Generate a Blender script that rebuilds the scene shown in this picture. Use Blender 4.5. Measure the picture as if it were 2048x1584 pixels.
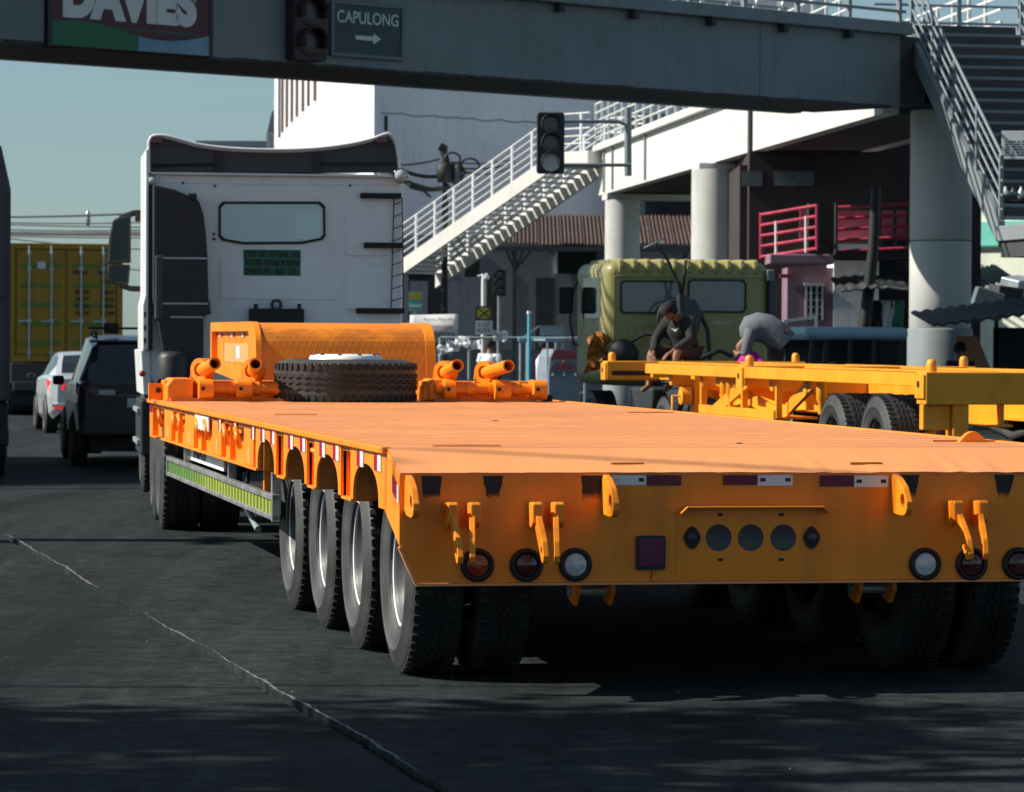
import bpy, bmesh, math, random
from mathutils import Vector, Matrix, Euler
random.seed(7)
R = math.radians
pi = math.pi
scene = bpy.context.scene
for o in list(bpy.data.objects):
    bpy.data.objects.remove(o)
COL = scene.collection

# ---------------------------------------------------------------- camera
EYE, PITCH, ROLL, FPX = 1.47, .0167, .0055, 6887.45
cd = bpy.data.cameras.new('camera')
cam = bpy.data.objects.new('camera', cd); COL.objects.link(cam)
cd.sensor_width = 36; cd.lens = 36 * FPX / 2048
cd.clip_start = .5; cd.clip_end = 3000
cam.location = (0, 0, EYE)
cam.rotation_euler = (Matrix.Rotation(pi / 2 - PITCH, 3, 'X') @ Matrix.Rotation(ROLL, 3, 'Z')).to_euler()
cd.dof.use_dof = True; cd.dof.focus_distance = 16.0; cd.dof.aperture_fstop = 10
scene.camera = cam

# ---------------------------------------------------------------- sky, sun, exposure
SUN_EL, SUN_AHEAD = R(39), R(-2)          # from the left, a little ahead of the camera
SD = Vector((-math.cos(SUN_EL) * math.cos(SUN_AHEAD), math.cos(SUN_EL) * math.sin(SUN_AHEAD), math.sin(SUN_EL)))
w = bpy.data.worlds.new('World'); scene.world = w; w.use_nodes = True
nt = w.node_tree; nt.nodes.clear()
sky = nt.nodes.new('ShaderNodeTexSky'); sky.sky_type = 'NISHITA'; sky.sun_disc = False
sky.sun_elevation = SUN_EL; sky.sun_rotation = math.atan2(SD.x, SD.y)
sky.air_density = 1.0; sky.dust_density = .35; sky.ozone_density = 3.0
hs = nt.nodes.new('ShaderNodeHueSaturation'); hs.inputs['Saturation'].default_value = .58; hs.inputs['Hue'].default_value = .5
bg = nt.nodes.new('ShaderNodeBackground'); bg.inputs['Strength'].default_value = .058
wo = nt.nodes.new('ShaderNodeOutputWorld')
nt.links.new(sky.outputs[0], hs.inputs['Color']); tint = nt.nodes.new('ShaderNodeMix'); tint.data_type = 'RGBA'; tint.blend_type = 'MULTIPLY'; tint.inputs[0].default_value = 1; tint.inputs[7].default_value = (.79, 1.0, 1.075, 1)
nt.links.new(hs.outputs[0], tint.inputs[6]); nt.links.new(tint.outputs[2], bg.inputs[0]); nt.links.new(bg.outputs[0], wo.inputs[0])
sl = bpy.data.lights.new('sun', 'SUN'); sl.energy = 5.0; sl.angle = R(.5); sl.color = (1, .92, .80)
so = bpy.data.objects.new('sun', sl); COL.objects.link(so)
so.rotation_euler = SD.to_track_quat('Z', 'Y').to_euler(); so.location = (-30, 10, 30)
scene.view_settings.view_transform = 'Standard'; scene.view_settings.look = 'None'
scene.view_settings.exposure = 0.48; scene.view_settings.gamma = 1
scene.view_settings.use_curve_mapping = False

# ---------------------------------------------------------------- survey helpers (measured picture position + distance -> world)
_cp, _sp, _cr, _sr = math.cos(PITCH), math.sin(PITCH), math.cos(ROLL), math.sin(ROLL)
def ray(px, py):
    a, b = px - 1024, py - 792
    x = _cr * a + _sr * b; y = -_sr * a + _cr * b
    return Vector((x, FPX * _cp - y * _sp, -FPX * _sp - y * _cp)) / FPX
EYEV = Vector((0, 0, EYE))
def P(px, py, Y):
    r = ray(px, py); return EYEV + r * (Y / r.y)
def G(px, py, z=0):
    r = ray(px, py); return EYEV + r * ((z - EYE) / r.z)
class Frame:
    def __init__(s, x, y, yaw, z=0): s.o = Vector((x, y, z)); s.yaw = yaw; s.m = Matrix.Translation(s.o) @ Matrix.Rotation(yaw, 4, 'Z'); s.i = s.m.inverted()
    def w(s, p): return s.m @ Vector(p)
    def l(s, p): return s.i @ Vector(p)
    def hit(s, px, py, axis, val):
        o = s.i @ EYEV; d = s.i.to_3x3() @ ray(px, py); return o + d * ((val - o[axis]) / d[axis])

# ---------------------------------------------------------------- mesh helpers
class MB:
    def __init__(s): s.v = []; s.f = []; s.sm = []
    def add(s, vs, fs, smooth=False):
        n = len(s.v); s.v += [tuple(v) for v in vs]
        for f in fs: s.f.append([n + i for i in f]); s.sm.append(smooth)
        return s
    def box(s, x0, x1, y0, y1, z0, z1):
        return s.add([(x, y, z) for z in (z0, z1) for y in (y0, y1) for x in (x0, x1)],
                     [(0, 1, 3, 2), (4, 6, 7, 5), (0, 4, 5, 1), (2, 3, 7, 6), (0, 2, 6, 4), (1, 5, 7, 3)])
    def obox(s, c, size, rot=(0, 0, 0)):
        m = Euler(rot).to_matrix(); c = Vector(c); hx, hy, hz = [k / 2 for k in size]
        return s.add([c + m @ Vector((x * hx, y * hy, z * hz)) for z in (-1, 1) for y in (-1, 1) for x in (-1, 1)],
                     [(0, 1, 3, 2), (4, 6, 7, 5), (0, 4, 5, 1), (2, 3, 7, 6), (0, 2, 6, 4), (1, 5, 7, 3)])
    def bar(s, p, q, a, b=None, up=(0, 0, 1)):
        p, q = Vector(p), Vector(q); b = b or a; d = (q - p).normalized(); up = Vector(up)
        if abs(d.dot(up)) > .98: up = Vector((0, 1, 0))
        x = d.cross(up).normalized(); y = x.cross(d).normalized()
        vs = [e + x * i * a / 2 + y * j * b / 2 for e in (p, q) for (i, j) in ((-1, -1), (1, -1), (1, 1), (-1, 1))]
        return s.add(vs, [(0, 3, 2, 1), (4, 5, 6, 7), (0, 1, 5, 4), (1, 2, 6, 5), (2, 3, 7, 6), (3, 0, 4, 7)])
    def tube(s, pts, r, n=10, cap=True, closed=False):
        pts = [Vector(p) for p in pts]; k = len(pts); rs = r if isinstance(r, (list, tuple)) else [r] * k
        t0 = (pts[1] - pts[0]).normalized(); up = Vector((0, 0, 1)) if abs(t0.z) < .9 else Vector((1, 0, 0))
        x = t0.cross(up).normalized(); vs = []
        for i, p in enumerate(pts):
            if closed: t = pts[(i + 1) % k] - pts[i - 1]
            else: t = pts[min(i + 1, k - 1)] - pts[max(i - 1, 0)]
            t.normalize(); x = (x - t * x.dot(t)).normalized(); y = t.cross(x)
            vs += [p + (x * math.cos(2 * pi * j / n) + y * math.sin(2 * pi * j / n)) * rs[i] for j in range(n)]
        fs = []
        for i in range(k if closed else k - 1):
            a, b = i * n, ((i + 1) % k) * n
            fs += [(a + j, a + (j + 1) % n, b + (j + 1) % n, b + j) for j in range(n)]
        s.add(vs, fs, True)
        if cap and not closed:
            s.add(vs[:n], [tuple(range(n))[::-1]]); s.add(vs[-n:], [tuple(range(n))])
        return s
    def cyl(s, p, q, r, n=16, r2=None, cap=True): return s.tube([p, q], [r, r if r2 is None else r2], n, cap)
    def pipe(s, p, q, r, ri, n=18):
        p, q = Vector(p), Vector(q); d = (q - p).normalized()
        s.tube([p, q], r, n, False); s.tube([p, q], ri, n, False)
        up = Vector((0, 0, 1)) if abs(d.z) < .9 else Vector((1, 0, 0)); x = d.cross(up).normalized(); y = d.cross(x)
        for e in (p, q):
            vs = [e + (x * math.cos(2 * pi * j / n) + y * math.sin(2 * pi * j / n)) * rr for rr in (r, ri) for j in range(n)]
            s.add(vs, [(j, (j + 1) % n, n + (j + 1) % n, n + j) for j in range(n)])
        return s
    def prism(s, poly, axis, a, b):
        mk = {'x': lambda u, v, t: (t, u, v), 'y': lambda u, v, t: (u, t, v), 'z': lambda u, v, t: (u, v, t)}[axis]
        n = len(poly); vs = [mk(u, v, a) for u, v in poly] + [mk(u, v, b) for u, v in poly]
        return s.add(vs, [tuple(range(n))[::-1], tuple(range(n, 2 * n))] + [(i, (i + 1) % n, n + (i + 1) % n, n + i) for i in range(n)])
    def lathe(s, prof, o=(0, 0, 0), axis='x', n=40, smooth=True, a0=0, a1=2 * pi):
        o = Vector(o); ax = {'x': ((1, 0, 0), (0, 1, 0), (0, 0, 1)), 'y': ((0, 1, 0), (1, 0, 0), (0, 0, 1)), 'z': ((0, 0, 1), (1, 0, 0), (0, 1, 0))}[axis]
        A, U, V = [Vector(k) for k in ax]; full = abs(a1 - a0 - 2 * pi) < 1e-6; m = n if full else n + 1
        vs = []
        for r_, t in prof:
            for j in range(m):
                a = a0 + (a1 - a0) * j / n; vs.append(o + A * t + (U * math.cos(a) + V * math.sin(a)) * r_)
        fs = []
        for i in range(len(prof) - 1):
            for j in range(n): fs.append((i * m + j, i * m + (j + 1) % m, (i + 1) * m + (j + 1) % m, (i + 1) * m + j))
        return s.add(vs, fs, smooth)
    def disc(s, c, r, axis='y', n=24):
        c = Vector(c); U, V = {'x': ((0, 1, 0), (0, 0, 1)), 'y': ((1, 0, 0), (0, 0, 1)), 'z': ((1, 0, 0), (0, 1, 0))}[axis]
        U, V = Vector(U), Vector(V)
        return s.add([c + (U * math.cos(2 * pi * j / n) + V * math.sin(2 * pi * j / n)) * r for j in range(n)], [tuple(range(n))])
    def holed(s, outer, hc, hr, axis, a, b, n=28):
        """flat plate with a round hole: outer is a convex polygon round hc"""
        ring = []
        for j in range(n):
            t = 2 * pi * j / n; d = (math.cos(t), math.sin(t)); best = None
            for i in range(len(outer)):
                p, q = outer[i], outer[(i + 1) % len(outer)]; e = (q[0] - p[0], q[1] - p[1])
                det = d[0] * -e[1] + d[1] * e[0]
                if abs(det) < 1e-9: continue
                rx, ry = p[0] - hc[0], p[1] - hc[1]
                k = (rx * -e[1] + ry * e[0]) / det; u = (d[0] * ry - d[1] * rx) / det
                if k > 0 and -1e-6 <= u <= 1 + 1e-6 and (best is None or k < best): best = k
            ring.append((hc[0] + d[0] * best, hc[1] + d[1] * best))
        inn = [(hc[0] + hr * math.cos(2 * pi * j / n), hc[1] + hr * math.sin(2 * pi * j / n)) for j in range(n)]
        mk = {'x': lambda u, v, t: (t, u, v), 'y': lambda u, v, t: (u, t, v), 'z': lambda u, v, t: (u, v, t)}[axis]
        vs = [mk(u, v, t) for t in (a, b) for L in (ring, inn) for u, v in L]; fs = []
        for j in range(n):
            k = (j + 1) % n
            fs += [(j, k, n + k, n + j), (2 * n + j, 3 * n + j, 3 * n + k, 2 * n + k), (j, 2 * n + j, 2 * n + k, k), (n + j, n + k, 3 * n + k, 3 * n + j)]
        return s.add(vs, fs)
    def mesh(s, name):
        me = bpy.data.meshes.new(name); me.from_pydata(s.v, [], s.f); me.validate()
        bm = bmesh.new(); bm.from_mesh(me); bmesh.ops.recalc_face_normals(bm, faces=bm.faces); bm.to_mesh(me); bm.free()
        if len(me.polygons) == len(s.sm): me.polygons.foreach_set('use_smooth', s.sm)
        return me
def rrect(x0, x1, y0, y1, r, n=5):
    out = []
    for cx, cy, a in ((x1 - r, y1 - r, 0), (x0 + r, y1 - r, pi / 2), (x0 + r, y0 + r, pi), (x1 - r, y0 + r, 1.5 * pi)):
        out += [(cx + r * math.cos(a + pi / 2 * i / n), cy + r * math.sin(a + pi / 2 * i / n)) for i in range(n + 1)]
    return out
def tags(o, label=None, cat=None, group=None, kind=None):
    for k, v in (('label', label), ('category', cat), ('group', group), ('kind', kind)):
        if v: o[k] = v
    return o
def thing(name, label, cat, fr=None, loc=(0, 0, 0), rz=0, group=None):
    o = bpy.data.objects.new(name, None); COL.objects.link(o); o.empty_display_size = .2
    if fr: loc, rz = fr.o, fr.yaw
    o.location = loc; o.rotation_euler = (0, 0, rz)
    return tags(o, label, cat, group)
def part(mb, name, m, parent=None, bev=0, label=None, kind=None, seg=2, loc=None, rot=None):
    me = mb if isinstance(mb, bpy.types.Mesh) else mb.mesh(name)
    if not me.materials: me.materials.append(m)
    o = bpy.data.objects.new(name, me); COL.objects.link(o); o.parent = parent
    if loc is not None: o.location = loc
    if rot is not None: o.rotation_euler = rot
    if bev:
        b = o.modifiers.new('bevel', 'BEVEL'); b.width = bev; b.segments = seg; b.limit_method = 'ANGLE'; b.angle_limit = R(40)
    return tags(o, label, kind=kind)
def solo(mb, name, m, label, cat, group=None, bev=0, kind=None, fr=None, loc=None):
    o = part(mb, name, m, None, bev); tags(o, label, cat, group, kind)
    if fr: o.location = fr.o; o.rotation_euler = (0, 0, fr.yaw)
    if loc is not None: o.location = loc
    return o
def kids(o): return [c for c in bpy.data.objects if c.parent == o]
def copy_tree(o, parent=None, loc=None, rot=None):
    c = o.copy(); COL.objects.link(c); c.parent = parent
    if loc is not None: c.location = loc
    if rot is not None: c.rotation_euler = rot
    for k in kids(o): copy_tree(k, c)
    return c
def lettering(body, m, parent, loc, rot, width=None, height=None, size=.1, name='lettering', ext=.0015, bold=0, shear=0):
    cu = bpy.data.curves.new(name, 'FONT'); cu.body = body; cu.size = size; cu.align_x = 'CENTER'; cu.align_y = 'CENTER'
    cu.extrude = ext; cu.offset = bold; cu.shear = shear; cu.space_line = .95
    t = bpy.data.objects.new(name, cu); COL.objects.link(t)
    me = bpy.data.meshes.new_from_object(t.evaluated_get(bpy.context.evaluated_depsgraph_get()))
    bpy.data.objects.remove(t); bpy.data.curves.remove(cu)
    xs = [v.co.x for v in me.vertices]; ys = [v.co.y for v in me.vertices]
    sx = width / (max(xs) - min(xs)) if width else 1; sy = height / (max(ys) - min(ys)) if height else sx
    cx, cy = (max(xs) + min(xs)) / 2, (max(ys) + min(ys)) / 2
    for v in me.vertices: v.co.x = (v.co.x - cx) * sx; v.co.y = (v.co.y - cy) * sy
    me.materials.clear(); me.name = name
    return part(me, name, m, parent, loc=loc, rot=rot)
FACE = (pi / 2, 0, 0)                     # lettering that faces -y of its parent
# ---------------------------------------------------------------- materials
def nd(t, k, **kw):
    n = t.nodes.new('ShaderNode' + k)
    for a, b in kw.items(): setattr(n, a, b)
    return n
def mathn(t, op, a, b=None):
    n = nd(t, 'Math', operation=op)
    for i, v in enumerate((a, b)):
        if v is None: continue
        if isinstance(v, (int, float)): n.inputs[i].default_value = v
        else: t.links.new(v, n.inputs[i])
    return n.outputs[0]
def ramp(t, fac, a, b):
    n = nd(t, 'MapRange'); n.inputs[1].default_value = a; n.inputs[2].default_value = b; t.links.new(fac, n.inputs[0]); return n.outputs[0]
def mixc(t, f, a, b, blend='MIX'):
    n = nd(t, 'Mix', data_type='RGBA', blend_type=blend)
    for i, v in ((0, f), (6, a), (7, b)):
        if isinstance(v, (int, float)): n.inputs[i].default_value = v
        elif isinstance(v, (tuple, list)): n.inputs[i].default_value = (*v[:3], 1)
        else: t.links.new(v, n.inputs[i])
    return n.outputs[2]
def noise(t, co, scale, detail=4, rough=.6, stretch=None):
    n = nd(t, 'TexNoise'); n.inputs['Scale'].default_value = scale; n.inputs['Detail'].default_value = detail; n.inputs['Roughness'].default_value = rough
    if stretch:
        m = nd(t, 'Mapping'); m.inputs['Scale'].default_value = stretch; t.links.new(co, m.inputs[0]); co = m.outputs[0]
    t.links.new(co, n.inputs['Vector']); return n.outputs[0]
MATS = {}
def mat(name, col, rough=.5, metal=0, var=.14, vs=2.5, bump=.0, bs=70, dirt=.0, dcol=(.05, .045, .04), ds=1.3, lo=.5, hi=.75, streak=0, scol=(.03, .028, .025),
        coat=0, spec=.5, emit=0, trans=0, extra=None):
    m = bpy.data.materials.new(name); m.use_nodes = True; t = m.node_tree; b = t.nodes['Principled BSDF']
    tc = nd(t, 'TexCoord'); co = tc.outputs['Object']
    n1 = ramp(t, noise(t, co, vs, 5), .3, .7)
    c = mixc(t, n1, tuple(k * (1 - var) for k in col), tuple(min(1, k * (1 + var)) for k in col))
    if dirt:
        f = mathn(t, 'MULTIPLY', ramp(t, noise(t, co, ds, 8, .65), lo, hi), dirt); c = mixc(t, f, c, dcol)
    if streak:
        f = mathn(t, 'MULTIPLY', ramp(t, noise(t, co, 3.0, 6, .6, (2.2, 2.2, .22)), .5, .8), streak); c = mixc(t, f, c, scol)
    h = None
    if extra: c, h = extra(t, co, c)
    t.links.new(c, b.inputs['Base Color'])
    r = mathn(t, 'ADD', mathn(t, 'MULTIPLY', n1, .18), rough - .09); t.links.new(r, b.inputs['Roughness'])
    b.inputs['Metallic'].default_value = metal; b.inputs['Specular IOR Level'].default_value = spec
    b.inputs['Coat Weight'].default_value = coat; b.inputs['Coat Roughness'].default_value = .12
    if trans: b.inputs['Transmission Weight'].default_value = trans
    if emit: b.inputs['Emission Color'].default_value = (*col, 1); b.inputs['Emission Strength'].default_value = emit
    if bump or h is not None:
        bp = nd(t, 'Bump'); bp.inputs['Distance'].default_value = .01
        nz = noise(t, co, bs, 3)
        if h is not None: bp.inputs['Strength'].default_value = .8; nz = mathn(t, 'ADD', h, mathn(t, 'MULTIPLY', nz, bump))
        else: bp.inputs['Strength'].default_value = bump
        t.links.new(nz, bp.inputs['Height']); t.links.new(bp.outputs[0], b.inputs['Normal'])
    MATS[name] = m; return m

def tread(px, py, amp=.5):
    def f(t, co, c):
        s = nd(t, 'SeparateXYZ'); t.links.new(co, s.inputs[0]); x, y = s.outputs[0], s.outputs[1]
        u = mathn(t, 'MULTIPLY', x, 2 * pi / px); v = mathn(t, 'MULTIPLY', y, 2 * pi / py)
        a = mathn(t, 'SINE', mathn(t, 'ADD', u, v)); b_ = mathn(t, 'SINE', mathn(t, 'SUBTRACT', u, v))
        h = ramp(t, mathn(t, 'MAXIMUM', a, b_), .75, .98)
        # wear: scuffed lanes along the deck, dark scratches
        f1 = mathn(t, 'MULTIPLY', ramp(t, noise(t, co, 1.6, 6, .62, (1.0, .12, 1)), .52, .74), .32)
        c = mixc(t, f1, c, (.42, .20, .07))
        f2 = mathn(t, 'MULTIPLY', ramp(t, noise(t, co, 5.5, 7, .7, (1, .35, 1)), .66, .72), .6)
        c = mixc(t, f2, c, (.12, .06, .03))
        f3 = mathn(t, 'MULTIPLY', ramp(t, mathn(t, 'SINE', mathn(t, 'MULTIPLY', y, 2 * pi / .42)), .45, .9), .62)
        f3 = mathn(t, 'MULTIPLY', f3, ramp(t, noise(t, co, 5, 5, .7, (1, 2.5, 1)), .36, .54))
        c = mixc(t, f3, c, (.36, .11, .028))
        return c, mathn(t, 'MULTIPLY', h, amp)
    return f
ORG = (.95, .275, .010)
M_org = mat('orange_paint', ORG, .42, var=.07, vs=1.7, bump=.04, bs=45, dirt=.22, dcol=(.40, .13, .02), ds=2.2, lo=.52, hi=.8, streak=.32, scol=(.26, .085, .015))
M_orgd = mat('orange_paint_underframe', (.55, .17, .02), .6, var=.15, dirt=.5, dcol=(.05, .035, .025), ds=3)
M_deck = mat('orange_tread_plate', (.86, .32, .10), .5, var=.06, vs=.9, bump=.02, extra=tread(.085, .06))
M_ramp = mat('orange_plain_plate', (.86, .345, .12), .5, var=.08, vs=1.2, bump=.03, bs=30, dirt=.3, dcol=(.45, .2, .08), ds=2.6, streak=.0)
M_hump = mat('orange_gooseneck_plate', ORG, .4, var=.07, vs=1.4, dirt=.3, dcol=(.3, .12, .03), ds=1.7, extra=tread(.05, .035, .10))
M_rub = mat('tyre_rubber', (.011, .012, .0135), .75, var=.25, vs=6, bump=.15, bs=60, dirt=.5, dcol=(.035, .036, .036), ds=4, lo=.45, hi=.8)
M_rubside = mat('tyre_sidewall', (.032, .035, .037), .62, var=.3, vs=5, bump=.1, bs=50, dirt=.6, dcol=(.085, .086, .084), ds=3, lo=.4, hi=.7)
M_rim = mat('rim_silver_paint', (.84, .86, .88), .38, var=.1, vs=6, dirt=.35, dcol=(.2, .18, .16), ds=5)
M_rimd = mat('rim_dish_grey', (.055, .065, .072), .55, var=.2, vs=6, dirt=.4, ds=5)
M_white = mat('cab_white_paint', (.83, .86, .88), .38, var=.05, vs=1.4, dirt=.15, dcol=(.35, .34, .32), ds=2.4, streak=.12, scol=(.25, .24, .22), coat=.25)
M_char = mat('charcoal_plastic', (.022, .025, .029), .55, var=.2, dirt=.3, dcol=(.06, .06, .06), ds=3)
M_charm = mat('charcoal_panel', (.05, .056, .064), .5, var=.15, dirt=.3, dcol=(.1, .1, .1), ds=2)
M_blk = mat('black_rubber', (.010, .011, .012), .6, var=.2)
M_glass = mat('pale_window_glass', (.42, .60, .66), .04, var=.03, spec=1.0, coat=1)
M_dglass = mat('dark_window_glass', (.012, .016, .02), .06, var=.1, spec=.9)
M_mirror = mat('mirror_glass', (.028, .036, .044), .08, metal=.8, var=.02)
M_alu = mat('brushed_aluminium', (.42, .43, .43), .4, metal=.7, var=.15, vs=8, dirt=.35, ds=6)
M_steel = mat('dark_steel', (.06, .065, .07), .55, metal=.4, var=.25, dirt=.4, dcol=(.09, .06, .04), ds=5)
M_chrome = mat('chrome', (.7, .72, .74), .1, metal=1, var=.04)
M_redref = mat('red_reflector', (.42, .006, .05), .25, var=.06, vs=20)
M_purref = mat('wine_reflective_tape', (.13, .004, .035), .28, var=.06, vs=20)
M_whiref = mat('white_reflective_tape', (.78, .80, .82), .3, var=.05, vs=20, dirt=.25, dcol=(.4, .38, .36), ds=20)
M_amber = mat('amber_lens', (.33, .05, .015), .15, var=.3, vs=30, coat=.6)
M_dred = mat('smoked_red_lens', (.07, .014, .015), .15, var=.35, vs=30, coat=.6)
M_clear = mat('clear_lens', (.55, .60, .62), .15, var=.2, vs=40, coat=.8)
M_purp = mat('wine_lens', (.15, .008, .07), .18, var=.25, vs=40, coat=.6)
def soot_fade(t, co, c):
    s = nd(t, 'SeparateXYZ'); t.links.new(co, s.inputs[0])
    f = ramp(t, mathn(t, 'ADD', s.outputs[2], mathn(t, 'MULTIPLY', noise(t, co, 60, 4), .03)), .845, .815)
    return mixc(t, f, c, ORG), None
M_soot = mat('black_overspray', (.018, .015, .016), .7, var=.35, vs=25)
M_spray = mat('faded_black_overspray', (.018, .015, .016), .6, var=.35, vs=25, extra=soot_fade)
M_text_d = mat('dark_ink', (.012, .02, .022), .6, var=.05)
M_text_w = mat('white_ink', (.62, .66, .67), .5, var=.08)
M_text_r = mat('red_ink', (.5, .03, .07), .5, var=.1)
M_grn = mat('green_sticker', (.02, .17, .10), .5, var=.1)
M_tail = mat('lit_tail_lamp', (.7, .02, .02), .2, var=.05, emit=.55)
M_taild = mat('unlit_tail_lamp', (.10, .012, .014), .18, var=.1, coat=.6)
M_silver = mat('silver_car_paint', (.64, .68, .71), .28, metal=.35, var=.04, coat=.7)
M_blackcar = mat('black_car_paint', (.018, .021, .025), .26, var=.05, coat=.8)
M_blackcar2 = mat('dark_plastic_bumper', (.03, .034, .038), .5, var=.1)
# concrete / steel of the footbridges
M_bgrey = mat('bridge_grey_paint', (.21, .245, .265), .7, var=.10, vs=.8, bump=.1, bs=14, dirt=.45, dcol=(.13, .14, .15), ds=.9, streak=.45, scol=(.10, .11, .12))
M_bwhite = mat('bridge_pale_paint', (.66, .66, .63), .7, var=.06, vs=.5, bump=.06, bs=14, dirt=.3, dcol=(.4, .39, .36), ds=.7, streak=.3, scol=(.34, .33, .3))
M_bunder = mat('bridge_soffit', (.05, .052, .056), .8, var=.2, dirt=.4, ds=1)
M_col = mat('column_pale_concrete', (.50, .51, .49), .75, var=.08, vs=1, bump=.1, bs=25, dirt=.3, dcol=(.36, .36, .34), ds=1.1, streak=.35, scol=(.3, .3, .29))
M_gsteel = mat('railing_grey_paint', (.20, .24, .27), .5, var=.15, vs=4, dirt=.35, dcol=(.08, .06, .05), ds=4)
M_wsteel = mat('railing_white_paint', (.68, .70, .70), .55, var=.08, vs=3, dirt=.25, dcol=(.35, .3, .26), ds=3)
M_tread2 = mat('stair_tread_plate', (.10, .115, .125), .6, var=.2, dirt=.4, ds=4)
M_lensb = mat('signal_lens_brown', (.03, .016, .016), .3, var=.2, vs=10)
M_sig = mat('signal_housing', (.016, .022, .028), .55, var=.2, dirt=.3, ds=6)
M_sigb = mat('signal_housing_brown', (.032, .017, .017), .6, var=.25, dirt=.4, ds=6)
M_lens = mat('signal_lens_unlit', (.07, .10, .11), .2, var=.2, vs=10, coat=.5)
M_sgreen = mat('sign_green_face', (.012, .045, .05), .45, var=.12, dirt=.3, ds=3)
M_sframe = mat('sign_frame', (.13, .17, .19), .5, var=.12)
M_brown = mat('poster_brown_face', (.085, .032, .036), .6, var=.15, dirt=.3, ds=2)
M_pgreen = mat('poster_green_band', (.012, .16, .075), .6, var=.2, vs=1.2)
M_pblue = mat('poster_pale_band', (.16, .30, .40), .6, var=.25, vs=1.5)
# town
M_wall = mat('weathered_white_wall', (.80, .80, .84), .85, var=.07, vs=.25, bump=.2, bs=8, dirt=.28, dcol=(.42, .42, .46), ds=.35, lo=.45, hi=.8, streak=.3, scol=(.3, .3, .33))
M_wall2 = mat('grey_render_wall', (.20, .21, .24), .85, var=.18, vs=.6, dirt=.5, dcol=(.08, .085, .1), ds=.6, streak=.4)
M_dark = mat('dark_opening', (.012, .014, .017), .8, var=.3)
M_slit = mat('brown_window_slot', (.06, .035, .025), .7, var=.2)
M_rust = mat('rusty_corrugated_sheet', (.07, .042, .036), .8, var=.3, vs=2, dirt=.5, dcol=(.06, .035, .03), ds=1.3)
M_maroon = mat('maroon_dark_wall', (.035, .024, .026), .85, var=.25, dirt=.4, ds=.8)
M_mauve = mat('mauve_render_wall', (.24, .15, .20), .85, var=.15, vs=1, dirt=.5, dcol=(.09, .06, .08), ds=1.1, streak=.4)
M_pink = mat('pink_painted_rail', (.36, .025, .06), .5, var=.25, vs=3)
M_pinkp = mat('pink_panel', (.36, .06, .095), .6, var=.25, vs=2)
M_cream = mat('pale_green_wall', (.62, .68, .56), .8, var=.08, dirt=.3, dcol=(.35, .2, .1), ds=.9, lo=.62, hi=.75, streak=.45, scol=(.3, .13, .06))
M_teal = mat('teal_wall_band', (.12, .48, .42), .7, var=.1)
M_groof = mat('green_corrugated_roof', (.02, .12, .07), .6, var=.25, vs=2, dirt=.4, ds=2)
M_wood = mat('brown_plywood', (.42, .2, .11), .8, var=.2, vs=1.5, dirt=.4, dcol=(.14, .08, .05), ds=1.6)
M_tarp = mat('grey_tarpaulin', (.035, .042, .046), .75, var=.3, vs=2, bump=.4, bs=6)
M_blue = mat('cyan_pole_paint', (.10, .48, .62), .5, var=.12)
M_jeep = mat('pale_blue_jeepney_paint', (.26, .40, .48), .4, var=.1, dirt=.3, ds=2)
M_yel = mat('container_yellow', (.36, .205, .010), .55, var=.12, vs=1.5, dirt=.3, dcol=(.2, .1, .01), ds=1.5, streak=.3, scol=(.12, .07, .01))
M_yelg = mat('container_green_rib', (.13, .20, .03), .55, var=.2, vs=2)
M_galv = mat('galvanised_rod', (.40, .48, .50), .45, metal=.5, var=.15)
M_chas = mat('chassis_yellow_paint', (.86, .35, .015), .45, var=.08, vs=2, dirt=.35, dcol=(.25, .12, .02), ds=2.5, streak=.25, scol=(.15, .07, .01))
M_olive = mat('olive_cab_paint', (.30, .275, .10), .45, var=.08, vs=2, dirt=.3, dcol=(.08, .08, .04), ds=2, coat=.15)
M_olive2 = mat('orange_patch_paint', (.42, .15, .01), .6, var=.3, vs=4)
M_skin = mat('skin', (.23, .11, .07), .55, var=.08)
M_hair = mat('black_hair', (.006, .006, .007), .85, var=.3, vs=20)
M_black = mat('black_cloth', (.016, .017, .019), .9, var=.25, vs=8, bump=.3, bs=20)
M_greyc = mat('grey_cloth', (.13, .14, .16), .9, var=.2, vs=6, bump=.4, bs=14)
M_whitec = mat('white_cloth', (.74, .76, .78), .9, var=.06, bump=.3, bs=14)
M_brownc = mat('dark_brown_cloth', (.04, .022, .022), .9, var=.2)
M_magenta = mat('magenta_cloth', (.45, .01, .25), .85, var=.2)
M_wire = mat('black_cable', (.014, .015, .017), .6, var=.2)
M_mesh = mat('wire_fence_steel', (.12, .13, .14), .5, metal=.4, var=.2)
M_skyview = mat('pale_cyan_sky_view', (.62, .88, .90), .25, var=.04)
M_paper = mat('white_sheet', (.68, .70, .72), .8, var=.06, vs=3, dirt=.2, dcol=(.4, .4, .42), ds=3)
M_pole = mat('concrete_pole', (.26, .25, .24), .85, var=.15, dirt=.3)
M_leaf = mat('leaf_green', (.05, .09, .03), .6, var=.4, vs=3)
M_bark = mat('tree_bark', (.10, .08, .06), .9, var=.3, vs=6)
def stripes(t, co, c):
    s = nd(t, 'SeparateXYZ'); t.links.new(co, s.inputs[0]); y = s.outputs[1]
    k = mathn(t, 'SINE', mathn(t, 'MULTIPLY', y, 2 * pi / .16))
    c = mixc(t, ramp(t, k, -.15, .15), (.42, .40, .03), (.05, .17, .04))
    g = ramp(t, y, 8.0, 9.0); c = mixc(t, mathn(t, 'MULTIPLY', g, .6), c, (.012, .15, .05))
    return c, None
M_stripe = mat('yellow_green_reflective_strip', (.6, .6, .1), .35, extra=stripes)
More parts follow.
